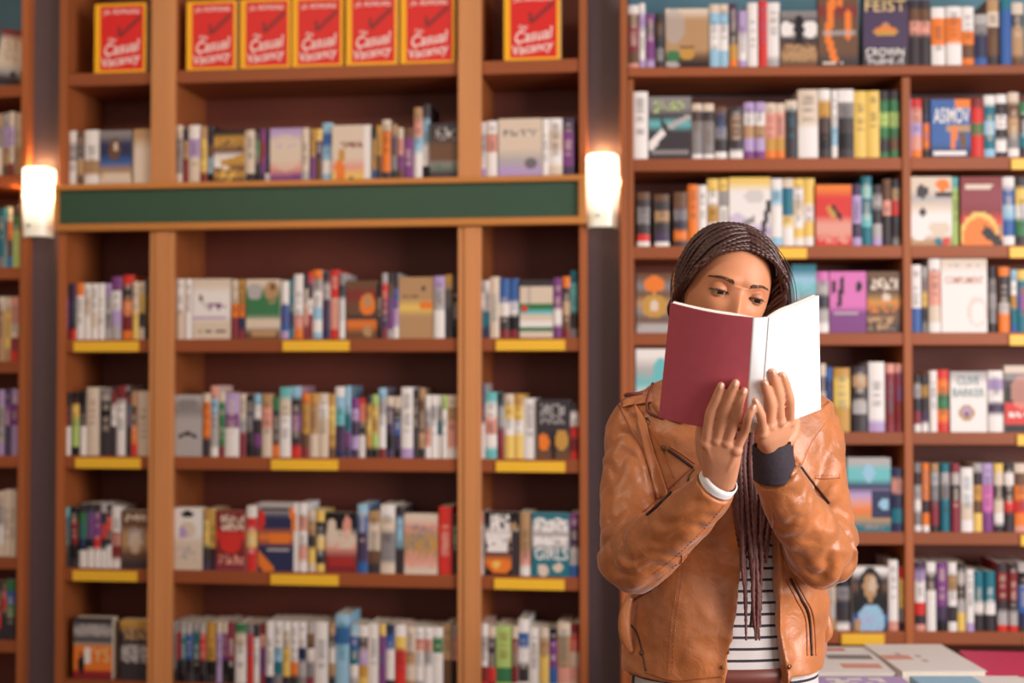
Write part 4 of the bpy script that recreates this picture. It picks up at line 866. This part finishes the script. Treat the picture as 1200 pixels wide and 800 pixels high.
# hair gathered to hang down the chest
NB2 = 24
for k in range(NB2):
    t = k / (NB2 - 1); j1 = rg.uniform(-1, 1); lay = k % 3
    x0 = 860 + 48 * t + j1 * 2; xm = 856 + 50 * t + j1 * 2; xe = 870 + 28 * t + rg.uniform(-4, 4); ye = rg.choice((640, 690, 715, 735, 750)) if 3 < k < 20 else 640 + rg.uniform(-20, 20)
    pts = [H((.03 - .06 * t * 0, .06, -.12)), P(x0, 470, 2.40 - .01 * lay), P(x0, 500, 2.325 - .006 * lay), P(xm, 545, 2.285 - .007 * lay), P((xm + xe) / 2, 610, 2.272 - .007 * lay), P(xe + rg.uniform(-4, 4), (610 + ye) / 2 + 12, 2.272 - .006 * lay), P(xe, ye, 2.274 - .004 * lay)]
    m_ = MB(); braid(m_, pts, [.004, .0048, .0048, .0046, .0042, .0034, .0016], 110, .0095, 8); child(m_, 'braid', M['braid_tip'] if k % 3 else M['hair'])
# ------------------------------------------------------------------ clothes
# torso rings: z, centre x, half width, half depth, centre y
def ring(py, cx, hw, hd, Y=YT): p = P(cx, py, Y); return (p.z, p.x, hw * Y / FPX, hd, Y)
TR = [ring(444, 862, 50, .060, 2.44), ring(456, 858, 92, .075, 2.435), ring(470, 858, 118, .092, 2.43), ring(510, 858, 118, .112), ring(560, 857, 114, .120), ring(620, 855, 111, .120), ring(680, 851, 112, .118), ring(730, 849, 117, .124), ring(790, 848, 116, .130), ring(835, 848, 118, .132)]
def torso_at(z):
    zs = [r[0] for r in TR][::-1]; return [float(np.interp(z, zs, [r[k] for r in TR][::-1])) for k in range(1, 5)]
def torso_pt(z, a, inset=0):   # a: 0 = front, +90 = image right
    cx, hw, hd, cy = torso_at(z); e = 2.3; c, s = math.cos(a), math.sin(a)
    k = (abs(c) ** e + abs(s) ** e) ** (-1 / e); return Vector((cx + s * k * (hw - inset), cy - c * k * (hd - inset), z))
def ang_for_px(px, py):
    """angle on the front of the torso that projects to the pixel column"""
    best = None
    for i in range(-800, 801, 4):
        a = R(i / 10); z = P(px, py, 2.31).z; q = torso_pt(z, a); X = 600 + q.x / (q.y) * FPX
        if best is None or abs(X - px) < best[0]: best = (abs(X - px), a)
    return best[1]
LE = [(444, 842), (470, 838), (520, 846), (570, 864), (600, 868), (680, 866), (740, 858), (812, 847)]
RE = [(444, 884), (470, 892), (520, 900), (570, 903), (600, 905), (680, 907), (740, 911), (812, 919)]
aL = [(P(860, y, 2.31).z, ang_for_px(x, y)) for y, x in LE][::-1]; aR = [(P(860, y, 2.31).z, ang_for_px(x, y)) for y, x in RE][::-1]
jk = MB()
def hem_z(a):
    base = P(860, 806, 2.30).z; return base + .022 * math.sin(abs(a) * .5) ** 2 + (.012 if a > .5 else 0)
NZ, NAZ = 90, 150; v = []; f = []
ztop = TR[0][0] - .002
for j in range(NZ + 1):
    for i in range(NAZ + 1):
        for lay in (0, 1):
            pass
def jacket_shell(off, rev):
    vv = []
    for j in range(NZ + 1):
        for i in range(NAZ + 1):
            t = i / NAZ; a_ = None
            zb = hem_z(0); z = zb + (ztop - zb) * j / NZ
            l = float(np.interp(z, [q[0] for q in aL], [q[1] for q in aL])); r = float(np.interp(z, [q[0] for q in aR], [q[1] for q in aR]))
            a = r + (2 * math.pi + l - r) * t
            aa = (a + math.pi) % (2 * math.pi) - math.pi
            z2 = hem_z(aa) + (ztop - hem_z(aa)) * j / NZ
            p = torso_pt(z2, a, off)
            if not rev:
                w1 = .0045 * math.sin(z2 * 34 + 3.2 * aa + 1.5 * noise.noise(p * 7)) * min(1, max(0, (1.35 - z2) / .2)) * (.4 + .6 * abs(math.sin(aa * 1.5)))
                w2 = .006 * noise.noise(Vector((p.x * 14, p.y * 10, z2 * 5 + 3)))
                n = Vector((math.sin(aa), -math.cos(aa), 0)); p += n * (w1 + w2)
                edge = min(t, 1 - t); p += n * .008 * math.exp(-(edge / .012) ** 2) * (1 if z2 < 1.33 else 0)
            vv.append(p)
    return vv
vo = jacket_shell(0, False); vi = jacket_shell(.011, True); W_ = NAZ + 1; n0 = len(vo)
for j in range(NZ):
    for i in range(NAZ):
        a = j * W_ + i; f.append((a, a + 1, a + W_ + 1, a + W_)); f.append((n0 + a, n0 + a + W_, n0 + a + W_ + 1, n0 + a + 1))
for i in range(NAZ): f.append((i, n0 + i, n0 + i + 1, i + 1)); b = NZ * W_ + i; f.append((b, b + 1, n0 + b + 1, n0 + b))
for j in range(NZ): a = j * W_; f.append((a, a + W_, n0 + a + W_, n0 + a)); b = a + NAZ; f.append((b, n0 + b, n0 + b + W_, b + W_))
jk.add(vo + vi, f)
# sleeves
def sleeve(pts, rads, seed, side):
    n = 150; p, r = spline(pts, rads, n); v_, f_ = tube(p, r, 56)
    out = []
    for i in range(n):
        t = i / (n - 1)
        for k in range(56):
            q = v_[i * 56 + k]; c = p[i]; d = (q - c).normalized(); a = 2 * math.pi * k / 56
            elbow = math.exp(-((t - .56) / .13) ** 2); sh = math.exp(-((t - .22) / .12) ** 2); fo = math.exp(-((t - .84) / .10) ** 2)
            nz = noise.noise(Vector((math.cos(a) * 1.3, math.sin(a) * 1.3, t * 9 + seed)))
            fold = abs(math.sin(t * 34 + 2.6 * math.sin(a + seed) + 3.5 * nz)) ** .6
            amp = .014 * elbow + .007 * sh + .005 * fo + .002
            dd = amp * (fold - .6) + .004 * noise.noise(q * 16 + Vector((seed, 0, 0)))
            out.append(q + d * dd)
    jk.add(out + v_[n * 56:], f_)
sleeve(SR[:-1] + [P(838, 569, 2.148)], [.052, .052, .0475, .0485, .052, .047, .040, .0335], 1.3, -1)
sleeve(SL[:-1] + [P(908, 555, 2.152)], [.050, .051, .0455, .0485, .051, .046, .039, .0335], 4.1, 1)
# shoulder yokes smooth the joint
for a, b in ((P(768, 478, 2.43), P(835, 456, 2.44)), (P(945, 480, 2.43), P(888, 456, 2.44))): jk.add(*tube(spline([a, (a + b) / 2 + Vector((0, 0, .006)), b], None, 12)[0], [.038, .040, .041, .041, .041, .040, .040, .040, .038, .036, .034, .030], 24))
jme = remesh(jk.mesh('j'), .0036, 3)
co = coarse(jme); jme.update(); nrm = np.empty(len(jme.vertices) * 3); jme.vertices.foreach_get('normal', nrm); nrm = nrm.reshape(-1, 3)
dsp = np.array([.0030 * noise.noise(Vector(c) * 20) + .0012 * noise.noise(Vector(c) * 55) - .0027 * abs(noise.noise(Vector((c[0] * 14 + 3, c[1] * 14, c[2] * 26)))) ** .7 for c in co])
co = co + nrm * dsp[:, None]
jme.vertices.foreach_set('co', co.ravel()); jme.update(); jme.shade_smooth(); jme.materials.clear(); jme.materials.append(M['leather'])
jacket = link('jacket', jme, woman, label='tan leather biker jacket')
JB = bvh_of(jme)
CAMP = Vector((0, 0, CAMZ))
def onj(px, py, off=.001, bv_=None):
    d = ray(px, py).normalized(); h = (bv_ or JB).ray_cast(CAMP, d)
    if h[0] is None: return None
    return h[0] + h[1] * off
def seam(pix, r=.0011, mat='leather_dark', name='seam', off=.0004, n=None, flat=None, **kw):
    n = n or max(8, int(sum(math.dist(a, b) for a, b in zip(pix, pix[1:])) / 2.5)); pts = [Vector((a, b, 0)) for a, b in pix]
    sp, _ = spline(pts, None, n); q = [onj(p.x, p.y, off) for p in sp]; q = [x for x in q if x is not None]
    # drop depth jumps
    out = []
    for x in q:
        if out and (x - out[-1]).length > .03: break
        out.append(x)
    if len(out) < 3: return
    m = MB(); m.add(*tube(out, r, 8)); m.obj(name, M[mat], jacket, smooth=True, **kw)
def stitches(pix, gap=4.0, mat='brow', ln=.0028, r=.0006):
    L = sum(math.dist(a, b) for a, b in zip(pix, pix[1:])); n = int(L / gap); sp, _ = spline([Vector((a, b, 0)) for a, b in pix], None, n * 2)
    m = MB()
    for i in range(0, len(sp) - 1, 2):
        a = onj(sp[i].x, sp[i].y, .0006); b = onj(sp[i + 1].x, sp[i + 1].y, .0006)
        if a is None or b is None or (a - b).length > .02: continue
        m.add(*tube([a, b], r, 5))
    if m.v: m.obj('stitching', M['leather_dark'], jacket, kind='stuff')
def panel(pix, name, th=.004, off=.0015, mat='leather', **kw):
    """a raised leather panel lying on the jacket, outline in order; grid-filled from two rails"""
    A, B = pix; n, k = 24, 10; sa, _ = spline([Vector((a, b, 0)) for a, b in A], None, n); sb, _ = spline([Vector((a, b, 0)) for a, b in B], None, n); m = MB(); top = []; bot = []
    for i in range(n):
        for j in range(k + 1):
            q = sa[i].lerp(sb[i], j / k); h = onj(q.x, q.y, off)
            if h is None: h = top[-1] if top else P(q.x, q.y, 2.32)
            e = min(j, k - j, i, n - 1 - i); top.append(h + Vector((0, -th if e else -th * .55, 0))); bot.append(h)
    W2 = k + 1; f2 = []; nn = len(top)
    for i in range(n - 1):
        for j in range(k): a = i * W2 + j; f2.append((a, a + 1, a + W2 + 1, a + W2)); f2.append((nn + a, nn + a + W2, nn + a + W2 + 1, nn + a + 1))
    for j in range(k): a = j; f2.append((a, nn + a, nn + a + 1, a + 1)); b = (n - 1) * W2 + j; f2.append((b, b + 1, nn + b + 1, nn + b))
    for i in range(n - 1): a = i * W2; f2.append((a, a + W2, nn + a + W2, nn + a)); b = a + k; f2.append((b, nn + b, nn + b + W2, b + W2))
    m.add(top + bot, f2); me = m.mesh(name, M[mat], True); link(name, me, jacket, **kw); return me
def stud(px, py, r=.005, mat='brass', label=None):
    a = onj(px, py, 0); 
    if a is None: return
    d = ray(px, py).normalized(); nrm_ = JB.ray_cast(CAMP, d)[1]; q = nrm_.to_track_quat('Z', 'Y').to_matrix(); m = MB()
    m.add(*ellipsoid(a + nrm_ * .0012, (r, r, r * .45), q, 16, 8)); ringp = [a + nrm_ * .0012 + q @ Vector((r * 1.15 * math.cos(t), r * 1.15 * math.sin(t), 0)) for t in [2 * math.pi * i / 20 for i in range(21)]]
    m.add(*tube(ringp, r * .22, 6)); m.obj('stud', M[mat], jacket, smooth=True)
# collar and lapels
panel(([(800, 436), (797, 452), (806, 470), (822, 488)], [(770, 440), (762, 462), (770, 484), (800, 497)]), 'collar', .006)
panel(([(757, 492), (766, 525), (776, 555), (784, 580)], [(742, 470), (750, 510), (760, 550), (769, 585)]), 'lapel', .003)
panel(([(930, 470), (944, 478), (962, 476), (972, 470)], [(926, 560), (938, 548), (950, 520), (974, 486)]), 'lapel', .004)
panel(([(727, 466), (738, 463), (752, 461), (764, 459)], [(729, 477), (742, 475), (756, 473), (767, 471)]), 'epaulette', .005)
for a in ([(735, 466), (743, 465), (754, 463)], ): seam(a, .0032, 'lining_and_shadow', 'strap_slot', .006)
seam([(746, 470), (760, 500), (778, 530), (790, 560)], .0014, 'leather_dark')
seam([(722, 470), (738, 500), (760, 545), (768, 600)], .0014, 'leather_dark')
for x, y, r in ((757, 494, .006), (778, 525, .004), (958, 502, .0045), (752, 765, .0035), (740, 789, .0035), (925, 781, .003), (846, 782, .002)): stud(x, y, r)
seam([(783, 527), (796, 536), (812, 548)], .0026, 'zip', 'pocket_zip'); seam([(785, 523), (798, 531), (814, 543)], .0016)
seam([(758, 604), (775, 588), (798, 566), (816, 550)], .0030, 'zip', 'cuff_zip', label='dark diagonal sleeve zip')
seam([(754, 600), (772, 583), (796, 561), (812, 546)], .0016); seam([(814, 549), (808, 556), (806, 566)], .0018, 'brass', 'zip_puller')
stitches([(770, 680), (800, 655), (830, 625), (853, 597)]); stitches([(766, 672), (796, 648), (826, 618), (848, 592)])
stitches([(797, 655), (793, 690), (787, 730), (783, 790)]); stitches([(802, 655), (798, 690), (792, 730), (788, 790)])
seam([(799, 650), (795, 690), (789, 730), (785, 792)], .0010)
seam([(726, 712), (738, 730), (748, 745), (757, 786)], .0016, 'zip', 'pocket_zip'); seam([(733, 708), (750, 698), (765, 690)], .0020, 'lining_and_shadow')
seam([(926, 678), (938, 700), (948, 722), (951, 768)], .0026, 'zip', 'pocket_zip'); seam([(931, 678), (943, 700), (953, 722), (956, 768)], .0014); seam([(921, 680), (933, 702), (944, 726), (946, 768)], .0012)
seam([(930, 556), (945, 530), (958, 508), (968, 492)], .0014); seam([(936, 500), (925, 520), (938, 545), (956, 570), (972, 590)], .0022, 'zip', 'front_zip')
seam([(866, 590), (868, 640), (865, 690), (857, 740), (849, 796)], .0022, 'leather', 'front_zip', .001); seam([(905, 600), (906, 650), (908, 700), (914, 750), (920, 800)], .0022, 'leather', 'front_zip', .001)
seam([(955, 560), (965, 561), (984, 560)], .0012); stitches([(955, 557), (984, 557)], 4)
seam([(870, 790), (820, 795), (790, 797), (757, 788)], .0012)
stitches([(926, 545), (900, 562)]); 
# belt loop and waist tab at the sides
for pts in ([P(738, 700, 2.37), P(732, 722, 2.37), P(733, 745, 2.37), P(740, 764, 2.37)], [P(962, 712, 2.38), P(967, 726, 2.38), P(969, 742, 2.38), P(964, 752, 2.38)]):
    m = MB(); p, r = spline(pts, [.006, .010, .010, .004], 20); m.add(*tube(p, r, 12, None, .5)); m.obj('waist_tab', M['leather'], jacket, smooth=True)
seam([(768, 446), (760, 468), (761, 483), (777, 490)], .0028, 'lining_and_shadow', 'collar_shadow', .003)  # dark tube standing in for the shadow along the collar edge
# cuffs
def cuff(C, dirn, r, h, mat, name, th=.003):
    q = Vector(dirn).normalized(); m = MB(); o = C - q * h * .5; e = C + q * h * .5; v1, f1 = tube([o, C, e], [r, r * .99, r * .97], 32, cap=False); v2, f2 = tube([o, C, e], [r - th] * 3, 32, cap=False)
    m.add(v1, f1); m.add(v2, f2); n = len(v1)
    m.f += [(64 + k, 64 + (k + 1) % 32, n + 64 + (k + 1) % 32, n + 64 + k) for k in range(32)]; m.c += [None] * 32
    return m.obj(name, M[mat], woman, smooth=True)
cuff(P(842, 564, 2.144), P(842, 560, 2.14) - P(812, 597, 2.18), .0300, .014, 'white_cloth', 'shirt_cuff')
m = MB(); p, r = spline([P(908, 560, 2.157), P(907, 545, 2.152), P(905, 530, 2.15), P(904, 520, 2.148)], [.032, .032, .0305, .0290], 16); v1, f1 = tube(p, r, 32, lambda i, a: 1 + .015 * math.sin(i * 2.2 + a), cap=False); m.add(v1, f1)
o = m.obj('sweater_cuff', M['black_cloth'], woman, smooth=True, label='black inner cuff'); s_ = o.modifiers.new('s', 'SOLIDIFY'); s_.thickness = -.0025
# striped shirt
M['stripe'] = material('striped_jersey', (216, 208, 206), .85); nt = M['stripe'].node_tree; b = nt.nodes['Principled BSDF']
tc = nt.nodes.new('ShaderNodeTexCoord'); sp = nt.nodes.new('ShaderNodeSeparateXYZ'); ma = nt.nodes.new('ShaderNodeMath'); ma.operation = 'MULTIPLY'; ma.inputs[1].default_value = 1 / .0185
mf = nt.nodes.new('ShaderNodeMath'); mf.operation = 'FRACT'; mc = nt.nodes.new('ShaderNodeMath'); mc.operation = 'LESS_THAN'; mc.inputs[1].default_value = .24
mx = nt.nodes.new('ShaderNodeMix'); mx.data_type = 'RGBA'; mx.inputs[6].default_value = lin((196, 188, 188)); mx.inputs[7].default_value = lin((44, 34, 46))
nt.links.new(tc.outputs['Object'], sp.inputs[0]); nt.links.new(sp.outputs[2], ma.inputs[0]); nt.links.new(ma.outputs[0], mf.inputs[0]); nt.links.new(mf.outputs[0], mc.inputs[0]); nt.links.new(mc.outputs[0], mx.inputs[0]); nt.links.new(mx.outputs[2], b.inputs['Base Color'])
m = MB(); v = []; f = []; zb, zt = P(860, 792, 2.31).z, TR[0][0] + .01
for j in range(61):
    z = zb + (zt - zb) * j / 60
    for i in range(96):
        a = 2 * math.pi * i / 96; p = torso_pt(z, a, .017); aa = (a + math.pi) % (2 * math.pi) - math.pi
        p += Vector((math.sin(a), -math.cos(a), 0)) * .003 * noise.noise(Vector((p.x * 20, z * 6, 0))); v.append(p)
for j in range(60):
    for i in range(96): a, b_ = j * 96 + i, j * 96 + (i + 1) % 96; f.append((a, b_, b_ + 96, a + 96))
m.add(v, f); m.obj('striped_shirt', M['stripe'], woman, smooth=True, label='white shirt with thin black stripes')
# shirt tails showing under the jacket hem
for (a0, a1, zt_, zb_) in ((-75, -28, P(860, 780, 2.31).z, P(860, 835, 2.31).z), (35, 80, P(860, 768, 2.31).z, P(860, 830, 2.31).z)):
    m = MB(); v = []; f = []
    for j in range(12):
        for i in range(24):
            a = R(a0 + (a1 - a0) * i / 23); z = zt_ + (zb_ - zt_) * j / 11; v.append(torso_pt(z, a, .013 - .002 * j / 11))
    for j in range(11):
        for i in range(23): a = j * 24 + i; f.append((a, a + 24, a + 25, a + 1))
    m.add(v, f); o = m.obj('shirt_tail', M['stripe'], woman, smooth=True); s_ = o.modifiers.new('s', 'SOLIDIFY'); s_.thickness = .002
# trousers, boots
tr = MB()
for hip, knee, ank in legs: tr.add(*tube(spline([hip + Vector((0, 0, .02)), (hip + knee) / 2, knee, (knee + ank) / 2, ank + Vector((0, 0, .02))], [.092, .082, .064, .056, .050], 30)[0], spline([hip] * 5, [.092, .082, .064, .056, .050], 30)[1], 24))
v = []; f = []
zs = [P(860, 787, 2.31).z, P(860, 812, 2.31).z, .86, .78]
for j, z in enumerate(zs):
    for i in range(48): v.append(torso_pt(max(z, TR[-1][0]), 2 * math.pi * i / 48, (.0155, .014, .014, .03)[j]) * 1.0); v[-1].z = z
for j in range(3):
    for i in range(48): a, b_ = j * 48 + i, j * 48 + (i + 1) % 48; f.append((a, a + 48, b_ + 48, b_))
f.append(tuple(range(48))); f.append(tuple(range(144, 192))[::-1]); tr.add(v, f)
tme = remesh(tr.mesh('t'), .006, 3); tme.shade_smooth(); tme.materials.clear(); tme.materials.append(M['denim']); link('trousers', tme, woman)
m = MB(); bp = [torso_pt(P(860, 793, 2.31).z, 2 * math.pi * i / 60, .0125) for i in range(61)]
for dz in (-.008, 0, .008): pass
v = []; f = []
for q in bp[:60]:
    for dz in (-.014, .012): v.append(q + Vector((0, 0, dz)))
for i in range(60): a, b_ = 2 * i, 2 * ((i + 1) % 60); f.append((a, b_, b_ + 1, a + 1))
m.add(v, f); o = m.obj('belt', material('brown_belt', (104, 50, 42), .45), woman, smooth=True); s_ = o.modifiers.new('s', 'SOLIDIFY'); s_.thickness = .004
for hip, knee, ank in legs:
    bt = MB(); c = ank + Vector((0, -.055, 0)); bt.add(*ellipsoid((c.x, c.y, .045), (.045, .125, .040), None, 20, 12)); bt.add(*tube([ank + Vector((0, 0, -.05)), ank + Vector((0, 0, .08))], [.046, .050], 20)); bt.box(c.x - .038, c.x + .038, c.y - .11, c.y + .10, 0, .025)
    bme = remesh(bt.mesh('bt'), .005, 3); bme.shade_smooth(); bme.materials.clear(); bme.materials.append(M['leather_dark'])
    zmin = min(vv.co.z for vv in bme.vertices)
    for vv in bme.vertices: vv.co.z -= zmin
    link('boot', bme, woman)
